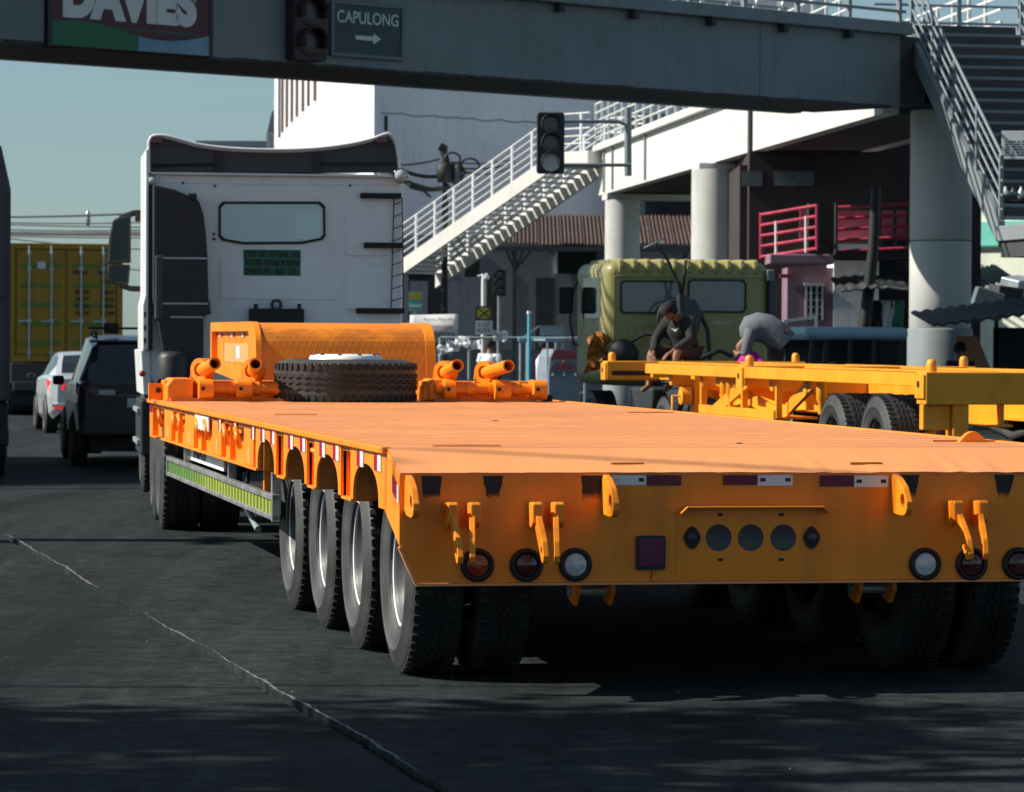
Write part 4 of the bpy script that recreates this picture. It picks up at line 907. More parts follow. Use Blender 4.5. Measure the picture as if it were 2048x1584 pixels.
# ---------------------------------------------------------------- near footbridge
BZ = 5.30
def bpt(px, py):                                        # point at soffit height on a sight line
    r = ray(px, py); return EYEV + r * ((BZ - EYE) / r.z)
qa, qb = bpt(0, 84), bpt(1800, 214)
BF = Frame(qa.x, qa.y, math.atan2(qb.y - qa.y, qb.x - qa.x))
UE = BF.l(qb).x
def bh(px, py, v=0): return BF.hit(px, py, 1, v)
F1 = thing('footbridge', 'grey concrete footbridge girder spanning above the white cab, with railings on top', 'footbridge', BF)
U0 = -14; BW = 2.5; GT = bh(1790, 70).z
def girder(u0, u1): return MB().box(u0, u1, 0, .28, BZ, GT)
seam = bh(1520, 150).x
part(girder(U0, seam - .006), 'girder', M_bgrey, F1, .01); part(girder(seam + .006, UE), 'girder', M_bgrey, F1, .01)
part(MB().box(U0, UE, BW - .28, BW, BZ, GT), 'girder', M_bgrey, F1, .01)
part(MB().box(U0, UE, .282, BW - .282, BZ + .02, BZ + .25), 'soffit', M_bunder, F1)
# ragged bottom lip, chipped render
lip = MB(); e = random.Random(21); u = U0
while u < UE - .3:
    L_ = e.uniform(.15, .6); h_ = e.uniform(.0, .022); lip.box(u, min(u + L_, UE), -.006, .1, BZ - .012 - h_, BZ + .006 + e.uniform(0, .02)); u += L_
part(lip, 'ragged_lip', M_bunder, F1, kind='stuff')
part(MB().box(U0, UE + .1, -.18, BW + .18, GT + .002, GT + .20), 'walkway_slab', M_bgrey, F1, .01)
e = random.Random(4)
for px in (1112, 1260, 1415, 1560, 1690):
    q = bh(px, 30); part(MB().box(q.x - .05, q.x + .05, -.16, -.001, GT - .13, GT), 'slab_bracket', M_bunder, F1, .01)
ZT = GT + .20
nn = 26
for v, tagm in ((-.1, 0), (BW + .1, 1)):
    for k in range(nn):
        u = UE - .15 - k * 1.2
        if u < U0: break
        part(MB().box(u - .035, u + .035, v - .035, v + .035, ZT, ZT + 1.15), 'railing_post', M_gsteel, F1)
    for zz in (.18, .42, .66, .90, 1.15): part(MB().cyl((U0, v, ZT + zz), (UE, v, ZT + zz), .028, 8), 'railing_bar', M_gsteel, F1)
# white fence panels on the far side of the walkway
for k in range(11):
    u = UE - .5 - k * .62; part(MB().bar((u, BW - .1, ZT + .02), (u + .5, BW - .1, ZT + 1.1), .05, .05), 'zigzag_bar', M_wsteel, F1)
# signs and a signal on the girder face
def face_rect(px0, py0, px1, py1): a, b = bh(px0, py0), bh(px1, py1); return a.x, b.x, b.z, a.z
a, b = bh(657, 8), bh(804, 118); u0, u1, z0, z1 = a.x, b.x, bh(730, 117).z, bh(730, 6).z
S1 = thing('street_sign', 'dark green street name sign with white lettering and right arrow on the bridge', 'sign', loc=BF.w(((u0 + u1) / 2, -.02, z0)), rz=BF.yaw)
hw_, hh = (u1 - u0) / 2, z1 - z0
part(MB().box(-hw_ + .06, hw_ - .06, -.03, -.005, .05, hh - .05), 'sign_face', M_sgreen, S1)
for x0, x1, y0, y1 in ((-hw_, hw_, 0, .05), (-hw_, hw_, hh - .05, hh), (-hw_, -hw_ + .06, .0505, hh - .0505), (hw_ - .06, hw_, .0505, hh - .0505)): part(MB().box(x0, x1, -.05, -.004, y0, y1), 'sign_frame', M_sframe, S1, .006)
lettering('CAPULONG', M_text_w, S1, (0, -.0325, hh * .72), FACE, width=hw_ * 1.66, height=hh * .22, bold=.001)
ar = [(-.22, -.035), (.1, -.035), (.1, -.09), (.24, 0), (.1, .09), (.1, .035), (-.22, .035)]
part(MB().prism([(x * hw_ * 1.5, hh * .36 + y * hh * 1.1) for x, y in ar], 'y', -.034, -.0305), 'arrow', M_text_w, S1)
a, b = bh(90, 100), bh(412, 108); u0, u1 = a.x, b.x; z0 = bh(250, 100).z - .02; z1 = ZT + .35
D1 = thing('advert_board', 'dark brown advertising board with green wave and pale capital letters on the bridge', 'sign', loc=BF.w(((u0 + u1) / 2, -.02, z0)), rz=BF.yaw)
hw_, hh = (u1 - u0) / 2, z1 - z0
part(MB().box(-hw_, hw_, -.09, -.005, 0, hh), 'board', M_brown, D1, .006)
zl = bh(250, 36).z - z0
lettering('DAVIES', M_text_w, D1, (-.02, -.0925, zl + .24), FACE, width=hw_ * 1.66, height=.62, bold=.007)
part(MB().add([(-hw_ * .84, -.0925, zl - .14), (hw_ * .86, -.0925, zl - .16), (hw_ * .86, -.0925, zl - .175), (-hw_ * .84, -.0925, zl - .155)], [(0, 1, 2, 3)]), 'underline', M_pgreen, D1)
N = 24; top = [(-hw_ + .01 + (2 * hw_ - .02) * k / N, .26 + .09 * math.sin(2 * pi * (k / N) * .95 + .55)) for k in range(N + 1)]
cut = N * 9 // 16
part(MB().prism([(x, z) for x, z in top[:cut + 1]] + [(top[cut][0], .01), (top[0][0], .01)], 'y', -.0935, -.0905), 'green_wave', M_pgreen, D1)
part(MB().prism([(x, z) for x, z in top[cut:]] + [(top[-1][0], .01), (top[cut][0], .01)], 'y', -.0935, -.0905), 'pale_wave', M_pblue, D1)
for s in (-1, 1): part(MB().box(s * hw_ - .03, s * hw_ + .03, -.1, -.004, -.01, hh), 'board_edge', M_char, D1)
a = bh(45, 60); part(MB().box(bh(-60, 60).x, bh(84, 60).x, -.06, -.001, bh(40, 82).z, ZT + .3), 'blank_panel', M_sframe, F1, .01)
def signal(name, label, base_w, w_, h_, d_, m, yaw, lit=None):
    o = thing(name, label, 'traffic light', loc=base_w, rz=yaw)
    part(MB().prism(rrect(-w_ / 2, w_ / 2, 0, h_, w_ * .12), 'y', -d_, 0), 'housing', m, o, .012)
    for k in range(3):
        zc = h_ * (.19 + .31 * k); r_ = w_ * .34
        hd = part(MB().lathe([(r_ + .012, 0), (r_ + .012, -.16), (r_, -.16), (r_, -.004)], (0, -d_, zc), 'y', 24, a0=R(-20), a1=R(200)), 'visor', m, o)
        part(MB().lathe([(r_, -.006), (r_ * .85, -.012), (r_ * .4, -.017), (.001, -.018)], (0, -d_, zc), 'y', 24), 'lens', M_clear if (lit is not None and k == lit) else (M_lensb if m is M_sigb else M_lens), o)
    return o
a, b = bh(565, 60), bh(637, 60); z0 = bh(600, 124).z
signal('traffic_light', 'brown-black traffic light fixed on the bridge girder beside the street name sign', BF.w(((a.x + b.x) / 2, -.03, z0)), (b.x - a.x) * .92, 1.35, .2, M_sigb, BF.yaw)
# end wall of the girder and cross head over the column
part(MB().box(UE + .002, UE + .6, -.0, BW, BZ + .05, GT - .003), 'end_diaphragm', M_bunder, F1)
# ---------------------------------------------------------------- column under the bridge end
cq = P(1881, 500, 57.8); cr_ = 123 / 2 * 57.8 / FPX
Cc = thing('bridge_column', 'thick round concrete column beside the right hand bridge stair, half in sun', 'column', loc=(cq.x, cq.y, zr(cq.x, cq.y)))
zb_ = Cc.location.z; ztop = BZ - zb_ + .02; z1 = P(1881, 660, 57.8).z - zb_; zj = P(1881, 482, 57.8).z - zb_
part(MB().lathe([(cr_ + .03, -.3), (cr_ + .03, z1), (cr_ + .012, z1 + .03), (cr_ - .01, z1 + .032)], axis='z', n=48), 'plinth', M_bgrey, Cc)
for za, zc in ((z1 + .03, zj - .008), (zj + .008, ztop)): part(MB().lathe([(cr_ - .012, za), (cr_, za + .012), (cr_, zc - .012), (cr_ - .012, zc)], axis='z', n=56), 'shaft_drum', M_col, Cc)
# ---------------------------------------------------------------- second footbridge, running away from the first
qa2, qb2 = bpt(1700, 246), bpt(1196, 392)
yaw2 = math.atan2(qb2.y - qa2.y, qb2.x - qa2.x) - pi / 2   # local +y runs along the bridge
B2 = Frame(qa2.x, qa2.y, yaw2); L2 = B2.l(qb2).y
F2 = thing('footbridge', 'pale sunlit concrete footbridge running back from the grey one towards the white stair', 'footbridge', B2)
y0_ = -2.6
part(MB().box(0, .28, y0_, L2, BZ, GT), 'girder', M_bwhite, F2, .01); part(MB().box(2.2, 2.48, y0_ + 1.2, L2, BZ, GT), 'girder', M_bwhite, F2, .01)
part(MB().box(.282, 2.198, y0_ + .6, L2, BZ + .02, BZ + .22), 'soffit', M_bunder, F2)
part(MB().box(-.15, 2.63, y0_ + 1.6, L2 + .05, GT + .002, GT + .18), 'walkway_slab', M_bwhite, F2, .01)
for x in (-.08, 2.56):
    for k in range(27):
        yy = L2 - .1 - k * 1.2
        if yy < y0_ + 2: break
        part(MB().box(x - .03, x + .03, yy - .03, yy + .03, GT + .18, GT + 1.3), 'railing_post', M_wsteel, F2)
    for zz in (.2, .42, .64, .86, 1.1): part(MB().cyl((x, y0_ + 2, GT + .18 + zz), (x, L2, GT + .18 + zz), .025, 8), 'railing_bar', M_wsteel, F2)
for yy in (L2 - 1.2, L2 - 17.6): part(MB().box(-.35 if yy < L2 - 5 else .0, 2.5, yy - .45, yy + .45, BZ - .16, BZ - .002), 'pier_cap', M_bwhite, F2, .02)
# conduits down the end of the sunlit girder
for px in (1208, 1225, 1290):
    q = B2.hit(px, 320, 0, -.03); part(MB().cyl((-.035, q.y, BZ + .05), (-.035, q.y, GT), .03, 8), 'conduit', M_gsteel, F2)
for px, py, dd, lab in ((1431, 450, 74.5, 'round column in full sun, standing under the pale footbridge'), (1245, 450, 91, 'round column dappled with bar shadows, beside the white stair')):
    q = P(px, py, dd); rr_ = (97 if px > 1400 else 70) / 2 * dd / FPX; zb_ = zr(q.x, q.y)
    o = thing('bridge_column', lab, 'column', loc=(q.x, q.y, zb_)); part(MB().lathe([(rr_, -.3), (rr_, BZ - .16 - zb_)], axis='z', n=40), 'shaft_drum', M_col, o); part(MB().lathe([(rr_ + .04, -.3), (rr_ + .04, 1.7), (rr_ - .01, 1.72)], axis='z', n=40), 'plinth', M_bgrey, o)
# ---------------------------------------------------------------- grey stair down from the near bridge (towards the road)
top_, bot_ = P(1818, 130, 57.2), P(2004, 470, 52.6)
dxy = (bot_ - top_).xy; yawS = math.atan2(dxy.y, dxy.x) + pi / 2; SFm = Frame(top_.x, top_.y, yawS)     # local -y goes down the flight
run = dxy.length; zt0 = ZT - .05; zt1 = zt0 - run * .72; slope = (zt0 - zt1) / run
St = thing('bridge_stair', 'grey steel stair with pipe railings coming down from the near footbridge', 'stair', SFm)
SWd = 1.9; SH = .34
def flight(St, run, z0, slope, wd, m_str, m_tr, m_rail, sh, nst, rail_bars, post_gap, left_off=0):
    z1 = z0 - run * slope
    for x in (0, wd):
        part(MB().prism([(0, z0 + .06), (-run, z1 + .06), (-run, z1 - sh), (0, z0 - sh)], 'x', x - .05, x + .05), 'stringer', m_str, St, .008)
        k = 0; yy = .15
        while yy < run:
            zz = z0 - yy * slope; part(MB().box(x - .03, x + .03, -yy - .03, -yy + .03, zz - .05, zz + 1.05), 'railing_post', m_rail, St); yy += post_gap
        for h_ in rail_bars: part(MB().cyl((x, 0, z0 + h_), (x, -run, z1 + h_), .026 if h_ > .9 else .02, 8), 'railing_bar', m_rail, St)
    for k in range(nst):
        yy = run * (k + .5) / nst; zz = z0 - (yy - run * .5 / nst) * slope - .06
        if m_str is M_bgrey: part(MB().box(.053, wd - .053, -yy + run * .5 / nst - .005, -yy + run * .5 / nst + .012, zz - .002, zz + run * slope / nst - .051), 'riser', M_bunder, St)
        part(MB().box(min(.052, wd + .052), max(wd - .052, -.052) if wd > 0 else -.052, -yy - run * .5 / nst + .02, -yy + run * .5 / nst + .02, zz - .05, zz), 'step', m_tr, St)
flight(St, run, zt0, slope, SWd, M_bgrey, M_gsteel, M_gsteel, SH, 17, (.22, .44, .66, .86, 1.05), 1.12)
# landing at the foot of the flight, and its bracket
part(MB().box(-.1, SWd + .3, -run - 1.6, -run - .001, zt1 - .25, zt1 - .02), 'landing', M_bgrey, St, .01)
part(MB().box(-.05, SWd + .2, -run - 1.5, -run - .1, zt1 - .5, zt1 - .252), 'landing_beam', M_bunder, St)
for xx, yy in ((SWd + .05, -.25), (SWd + .05, -1.35)):
    part(MB().box(xx - .08, xx + .08, -run + yy - .08, -run + yy + .08, -.3, zt1 - .501), 'landing_post', M_bgrey, St, .01)
# top landing joining the bridge
q0 = SFm.l(BF.w((UE, 0, 0)))
part(MB().box(-.12, SWd + 3, .001, 2.4, ZT - .22, ZT - .005), 'top_landing', M_bgrey, St, .01)
for zz in (.3, .6, .9, 1.15): part(MB().cyl((.1, 2.3, ZT + zz), (SWd + 3, 2.3, ZT + zz), .025, 8), 'railing_bar', M_gsteel, St)
for k in range(5): part(MB().box(.5 + k * 1.1, .57 + k * 1.1, 2.27, 2.33, ZT - .01, ZT + 1.2), 'railing_post', M_gsteel, St)
# notice board on the stair railing
q = P(2003, 325, 53.4); q2 = P(2010, 400, 53.4)
Nb = thing('notice_board', 'white notice board with lines of small print hung on the grey stair', 'sign', loc=(q.x, q.y, P(2003, 318, 53.4).z), rz=-.12)
zz0 = 0; zz1 = P(2003, 262, 53.4).z - Nb.location.z
part(MB().box(0, .75, -.03, 0, 0, zz1), 'board', M_paper, Nb, .004)
pr_ = random.Random(77)
for k in range(9):
    x_ = .05 if k > 2 else .34; zz = zz1 * (.90 - .095 * k)
    while x_ < .66: w_ = pr_.uniform(.03, .11); part(MB().box(x_, min(x_ + w_, .71), -.0325, -.0305, zz - .011, zz + .011), 'print_mark', M_text_d, Nb); x_ += w_ + .025
hz = P(2003, 400, 53.4).z - Nb.location.z
for xx in (.0, .74): part(MB().box(xx - .015, xx + .015, -.02, .02, hz, zz1 + .05), 'frame_post', M_blk, Nb)
part(MB().box(-.02, .76, -.25, .02, hz - .03, hz), 'tray', M_blk, Nb)
e = random.Random(8)
for k in range(6): part(MB().lathe([(.001, 0), (.05, .02), (.055, .12), (.02, .16), (.018, .2), (.001, .2)], (.06 + .12 * k, -.12 + e.uniform(-.06, .06), hz), 'z', 10), 'bottle', (M_paper, M_charm, M_galv)[k % 3], Nb)
# ---------------------------------------------------------------- white stair on the far side
tp, bt = P(1112, 325, 92.5), P(770, 560, 98)
dxy = (bt - tp).xy; yw = math.atan2(dxy.y, dxy.x) + pi / 2; WF = Frame(tp.x, tp.y, yw); run = dxy.length
zt0 = P(1112, 308, 92.5).z; zt1 = P(812, 516, 97.2).z; slope = (zt0 - zt1) / (WF.l(P(812, 516, 97.2)).xy.length)
Ws = thing('bridge_stair', 'white sunlit steel stair climbing to the pale footbridge behind the cab', 'stair', WF)
flight(Ws, run, zt0, slope, -1.9, M_bwhite, M_wsteel, M_wsteel, .38, 26, (.25, .45, .65, .85, 1.05), .82)

# flat landing of the white stair, tying it into the pale footbridge
a, b = P(1105, 330, 92.5), B2.w((0, L2 - .6, 0))
lx = WF.l(b)
part(MB().box(-2.0, .06, .001, max(1.2, lx.y), zt0 - .34, zt0 + .04), 'landing', M_bwhite, Ws, .01)
for zz in (.25, .45, .65, .85, 1.05):
    for x in (0, -1.95): part(MB().cyl((x, 0, zt0 + zz), (x, max(1.2, lx.y), zt0 + zz), .022, 8), 'railing_bar', M_wsteel, Ws)
for yy in (.1, 1.0): part(MB().box(-.03, .03, yy - .03, yy + .03, zt0, zt0 + 1.05), 'railing_post', M_wsteel, Ws)
# hanging signal on its bracket in front of the pale bridge
q = P(1100, 348, 64); sg = signal('traffic_light', 'black traffic light with pale lowest lens held out on two grey arms', (q.x, q.y, q.z), 55 * 64 / FPX, 122 * 64 / FPX, .18, M_sig, .05, 0)
for (p_, q_) in (((1125, 243), (1236, 243)), ((1125, 330), (1262, 330))):
    a, b = P(*p_, 64.1), P(*q_, 64.6); a -= sg.location; b -= sg.location; rot = Matrix.Rotation(-.05, 3, 'Z')
    pts = [rot @ a, rot @ b] + ([rot @ (P(1252, 250, 64.7) - sg.location), rot @ (P(1256, 275, 64.7) - sg.location)] if p_[1] < 300 else [])
    part(MB().tube(pts, .035, 8), 'arm', M_gsteel, sg)
a, b = P(1256, 215, 64.8) - sg.location, P(1256, 352, 64.8) - sg.location; rot = Matrix.Rotation(-.05, 3, 'Z')
part(MB().cyl(rot @ a, rot @ b, .07, 12), 'arm_post', M_gsteel, sg)
# ---------------------------------------------------------------- yellow container chassis
lx0, ly0 = (1205 - 1024) / FPX * 41, 41.0
CYAW = .193
YF = Frame(lx0 + 1.22 * math.cos(CYAW), ly0 + 1.22 * math.sin(CYAW), CYAW)
YZ = zr(YF.o.x, YF.o.y)
def yl(px, py): return YF.hit(px, py, 0, -1.22)           # on the plane of its left edge
def ym(px, py, x=-.5): return YF.hit(px, py, 0, x)
Y = thing('container_chassis', 'yellow skeletal container chassis trailer with no load beside the orange deck', 'trailer', YF)
ZT_ = 1.185
LB = 12.3
for s in (-1, 1):
    part(MB().prism([(.0, ZT_), (-LB, ZT_), (-LB, ZT_ - .42), (-3.4, ZT_ - .42), (-2.7, ZT_ - .17), (0, ZT_ - .17)], 'x', s * .5 - .012, s * .5 + .012), 'beam_web', M_chas, Y)
    part(MB().box(s * .5 - .09, s * .5 + .09, -LB, 0, ZT_, ZT_ + .02), 'beam_top_flange', M_chas, Y, .003)
    part(MB().prism([(-LB, ZT_ - .44), (-3.4, ZT_ - .44), (-2.7, ZT_ - .19), (0, ZT_ - .19), (0, ZT_ - .171), (-2.69, ZT_ - .171), (-3.38, ZT_ - .421), (-LB, ZT_ - .421)], 'x', s * .5 - .09, s * .5 + .09), 'beam_bottom_flange', M_chas, Y)
    # side rails joining the bolsters
    part(MB().box(s * 1.17 - .05, s * 1.17 + .05, -LB + .15, -2.2, ZT_ - .10, ZT_ + .012), 'side_rail', M_chas, Y, .006)
    for yy in (-3.0, -4.4, -5.8, -7.2, -8.4):
        part(MB().box(min(s * .515, s * 1.12), max(s * .515, s * 1.12), yy - .05, yy + .05, ZT_ - .22, ZT_ - .02), 'outrigger', M_chas, Y, .004)
        part(MB().prism([(s * 1.12, ZT_ - .1), (s * .52, ZT_ - .22), (s * .52, ZT_ - .40), (s * 1.12, ZT_ - .2)], 'y', yy + .051, yy + .063), 'gusset', M_chas, Y)
for yy, h_ in ((-.1, .22), (-6.4, .2), (-LB, .27)):
    part(MB().box(-1.22, 1.22, yy - .13, yy + .13, ZT_ - h_ + .02, ZT_ + .024), 'bolster', M_chas, Y, .01)
    for s in (-1, 1):
        k = part(MB().lathe([(.045, 0), (.045, .07), (.032, .10), (.001, .108)], (s * 1.13, yy, ZT_ + .024), 'z', 16), 'twist_lock', M_chas, Y)
        part(MB().box(s * 1.2305 - .008, s * 1.2305 + .008, yy - .12, yy + .12, ZT_ - .2, ZT_ + .0), 'bolster_end', M_chas, Y, .003)
    part(MB().cyl((-1.239, yy + .02, ZT_ - .08), (-1.245, yy + .02, ZT_ - .08), .03, 12), 'bolster_hole', M_blk, Y)
part(MB().box(-1.16, -.52, -.232, -.226, ZT_ - .145, ZT_ - .09), 'slot_mark', M_blk, Y)
for yy in (-1.6, -2.4): part(MB().box(-1.0, 1.0, yy - .05, yy + .05, ZT_ - .15, ZT_ - .01), 'cross_member', M_chas, Y)
# landing gear
for s in (-1, 1):
    lg = part(MB().box(s * .85 - .075, s * .85 + .075, -3.3, -3.14, .42, ZT_ - .03), 'landing_leg', M_chas, Y, .01)
    part(MB().box(s * .85 - .055, s * .85 + .055, -3.28, -3.16, YZ + .1, .55), 'inner_leg', M_galv, lg); part(MB().box(s * .85 - .14, s * .85 + .14, -3.38, -3.06, YZ + .0, YZ + .1), 'foot', M_galv, lg)
    part(MB().cyl((s * .95, -3.22, .85), (s * 1.06, -3.22, .85), .10, 18), 'gear_box', M_chas, lg)
    part(MB().bar((s * .85, -3.3, .55), (s * .55, -4.3, .8), .05), 'leg_brace', M_chas, lg); part(MB().bar((s * .85, -3.14, .5), (s * .6, -2.5, 1.0), .05), 'leg_brace', M_chas, lg)
part(MB().tube([(-1.06, -3.22, .85), (-1.15, -3.22, .85), (-1.15, -3.22, .62), (-1.28, -3.22, .62)], .014, 8), 'crank_handle', M_chas, Y)
part(MB().cyl((-.85, -3.2, .95), (.85, -3.2, .95), .03, 10), 'gear_shaft', M_chas, Y)
# diagonal braces and tool shelf between gear and axles
for a, b in (((-1.1, -5.0, ZT_ - .12), (-.95, -6.9, .72)), ((-1.1, -8.6, ZT_ - .12), (-.95, -7.0, .72)), ((-1.1, -4.9, .72), (-1.1, -6.3, 1.06))): part(MB().bar(a, b, .04, .13), 'diagonal_brace', M_chas, Y, .004)
part(MB().box(-1.14, -.7, -7.4, -4.4, .69, .715), 'tool_shelf', M_chas, Y, .004); part(MB().box(-1.15, -1.135, -7.4, -4.4, .69, .78), 'shelf_lip', M_chas, Y)
for yy in (-4.4, -6.1, -7.4): part(MB().box(-1.13, -1.07, yy - .03, yy + .03, .7, ZT_ - .1), 'shelf_post', M_chas, Y)
for yy in (-5.3, -5.55, -8.9): part(MB().lathe([(.05, 0), (.05, -.16), (.03, -.2), (.03, -.3)], (-1.1, yy, ZT_ - .11), 'z', 12), 'lock_pin', M_chas, Y)
for yy in (-9.6, -10.95):
    zc = .5 + zr(*YF.w((0, yy, 0)).xy)
    part(MB().cyl((-1.0, yy, zc), (1.0, yy, zc), .07, 12), 'axle', M_steel, Y)
    for s in (-1, 1):
        for dx in (0, .3): wheel(Y, s * (1.2 - dx), yy, zc, s, .5, .26, .28, 'chassis', 54, M_rimd)
        part(MB().tube([(s * .55, yy + t * .6, zc + .1 + .08 * abs(t)) for t in (-1, -.5, 0, .5, 1)], .045, 6), 'leaf_spring', M_steel, Y)
for s in (-1, 1):
    part(MB().box(s * .9 - .07, s * .9 + .07, -LB - .1, -LB + .1, .42, ZT_ - .25), 'bumper_post', M_chas, Y, .01)
    part(MB().box(s * .9 - .32, s * .9 - .075, -LB - .05, -LB + .05, .72, ZT_ - .252), 'post_gusset', M_chas, Y, .01)
    part(MB().bar((s * .9 - .2, -LB - .02, .72), (s * .9 - .42, -LB + .3, .5), .04), 'post_brace', M_chas, Y)
part(MB().box(-1.15, 1.15, -LB - .16, -LB - .101, .42, .56), 'rear_bumper', M_chas, Y, .01)
for xx in (-1.0, 1.0): part(MB().box(xx - .12, xx + .12, -LB - .18, -LB - .161, .45, .53), 'tail_lamp', M_taild, Y)

# ---------------------------------------------------------------- olive tractor unit
OF = Frame((1378 - 1024) / FPX * 46, 46, .2); OZ = zr(OF.o.x, OF.o.y)
def oh(px, py, y=0): return OF.hit(px, py, 1, y)
O = thing('tractor_unit', 'olive green tractor unit with ribbed roof and two rear windows by the concrete columns', 'truck', OF)
x0, x1 = oh(1213, 600).x, oh(1540, 600).x; zt2 = oh(1380, 524).z
part(MB().box(x0, x1, 0, 1.9, .85, zt2), 'cab', M_olive, O, .15, seg=5)
nr = 11
for k in range(nr):
    xx = x0 + .2 + (x1 - x0 - .4) * k / (nr - 1)
    part(MB().prism([(-.02, zt2 - .15), (-.028, zt2 - .06), (-.0, zt2 + .02), (.06, zt2 + .04), (1.7, zt2 + .04), (1.7, zt2 - .05), (.1, zt2 - .06), (.03, zt2 - .15)], 'x', xx - .035, xx + .035), 'roof_rib', M_olive, O, .018)
a, b = oh(1222, 552), oh(1535, 552); part(MB().box(a.x + .06, b.x - .06, -.018, .01, a.z - .012, a.z + .012), 'gutter', M_olive, O, .005)
for pa, pb in (((1240, 560), (1362, 628)), ((1375, 558), (1492, 626))):
    a, b = oh(*pa), oh(*pb); ro_ = rrect(a.x, b.x, b.z, a.z, .07); ri_ = rrect(a.x + .025, b.x - .025, b.z + .025, a.z - .025, .055); n = len(ro_)
    vs = [(x, y, z) for y in (-.02, .01) for Lq in (ro_, ri_) for x, z in Lq]
    sl_ = part(MB().add(vs, [f for j in range(n) for k in [(j + 1) % n] for f in ((j, k, n + k, n + j), (j, 2 * n + j, 2 * n + k, k), (n + j, n + k, 3 * n + k, 3 * n + j))]), 'window_seal', M_blk, O)
    part(MB().prism(ri_, 'y', -.006, .002), 'rear_window', mat('smoked_cab_glass', (.10, .14, .17), .08, var=.25, vs=3, spec=.9) if 'smoked_cab_glass' not in MATS else MATS['smoked_cab_glass'], O)
for px in (1262, 1281, 1300, 1319, 1338): a, b = oh(px - 5, 648), oh(px + 5, 690); part(MB().box(a.x, b.x, -.015, .0, b.z, a.z), 'pressed_rib', M_olive, O, .008)
a, b = oh(1425, 642), oh(1462, 650); lettering('HINO', M_text_w, O, ((a.x + b.x) / 2, -.004, (a.z + b.z) / 2), FACE, width=b.x - a.x, height=a.z - b.z)
part(MB().box(x1 - .02, x1 + .09, -.05, .9, oh(1540, 650).z, oh(1540, 560).z), 'air_duct', M_charm, O, .03); q = oh(1534, 545); part(MB().box(x1 - .06, x1 + .05, -.06, .4, q.z - .12, q.z + .04), 'duct_cowl', M_sframe, O, .02)
# left door window, mirror
part(MB().prism([(.35, 1.75), (1.55, 1.75), (1.35, 2.3), (.35, 2.3)], 'x', x0 - .008, x0 + .01), 'side_window', M_dglass, O)
mz = oh(1130, 600, 1.7)
mh = part(MB().prism(rrect(oh(1119, 600, 1.7).x, oh(1147, 600, 1.7).x, oh(1130, 627, 1.7).z, oh(1130, 574, 1.7).z, .04), 'y', 1.7, 1.82), 'mirror_housing', M_blk, O, .015)
part(MB().prism(rrect(oh(1123, 600, 1.7).x, oh(1143, 600, 1.7).x, oh(1130, 622, 1.7).z, oh(1130, 580, 1.7).z, .03), 'y', 1.695, 1.699), 'mirror_glass', M_mirror, mh)
part(MB().tube([(x0 + .02, 1.75, zt2 - .2), (oh(1150, 575, 1.7).x, 1.78, oh(1150, 578, 1.7).z), (oh(1142, 600, 1.7).x, 1.78, oh(1142, 640, 1.7).z), (oh(1150, 690, 1.7).x, 1.75, oh(1150, 690, 1.7).z), (x0 + .02, 1.7, oh(1150, 690, 1.7).z)], .015, 8), 'mirror_arm', M_blk, O)
# front mast, hoses and coil behind the cab
def pole(pts, r, name, m, y=-.35): part(MB().tube([(oh(*p, y).x, y, oh(*p, y).z) for p in pts], r, 8), name, m, O)
pole([(1328, 505), (1340, 530), (1356, 566), (1362, 600)], .022, 'air_line', M_wire); pole([(1372, 520), (1368, 560), (1363, 605)], .02, 'air_line', M_wire)
pole([(1288, 496), (1328, 478), (1322, 488)], .012, 'antenna_bar', M_galv); pole([(1312, 488), (1328, 510)], .012, 'antenna_stay', M_wire)
pole([(1362, 590), (1364, 640), (1372, 720)], .06, 'hose_mast', M_char)
for cx_, cy_, rr_ in ((1348, 640, .22), (1352, 645, .19)):
    c = oh(cx_, cy_, -.3); part(MB().tube([(c.x + rr_ * math.cos(2 * pi * k / 24), -.3, c.z + rr_ * 1.15 * math.sin(2 * pi * k / 24)) for k in range(24)], .02, 8, closed=True), 'hose_coil', M_wire, O)
pole([(1385, 600), (1400, 625), (1415, 660), (1420, 720)], .03, 'hose', M_wire); pole([(1250, 690), (1290, 668), (1330, 672)], .022, 'hose', M_wire); pole([(1395, 720), (1440, 700), (1470, 715)], .035, 'hose', M_wire, -.6)
part(MB().prism([(oh(*p, -.3).x, oh(*p, -.3).z) for p in ((1352, 592), (1376, 594), (1402, 622), (1396, 660), (1376, 700), (1360, 690))], 'y', -.4, -.3), 'hose_shield', M_charm, O, .02)
c = oh(1242, 710, -.2); part(MB().lathe([(.001, -.2), (.2, -.18), (.22, 0), (.2, .18), (.001, .2)], (c.x, -.2, c.z), 'y', 20), 'air_tank', M_blk, O)
# crumpled orange sheet tied at the cab's lower left corner
e = random.Random(2); cr = MB(); gx, gz = 7, 8; pts = {}
for i in range(gx + 1):
    for j in range(gz + 1):
        t, v = i / gx, j / gz; q = oh(1178 + 52 * t - 8 * v * (1 - t) + 10 * (v - .5) * t, 664 + 78 * v + 10 * (t - .4) ** 2 * 4, -.14); pts[i, j] = (q.x + e.uniform(-.015, .015), -.14 + e.uniform(-.05, .05), q.z + e.uniform(-.02, .02))
for i in range(gx):
    for j in range(gz): cr.add([pts[i, j], pts[i + 1, j], pts[i + 1, j + 1], pts[i, j + 1]], [(0, 1, 2, 3)])
rs = solo(cr, 'orange_sheet', M_olive2, 'crumpled amber plastic sheet tied to the corner of the olive cab', 'sheet', fr=OF)
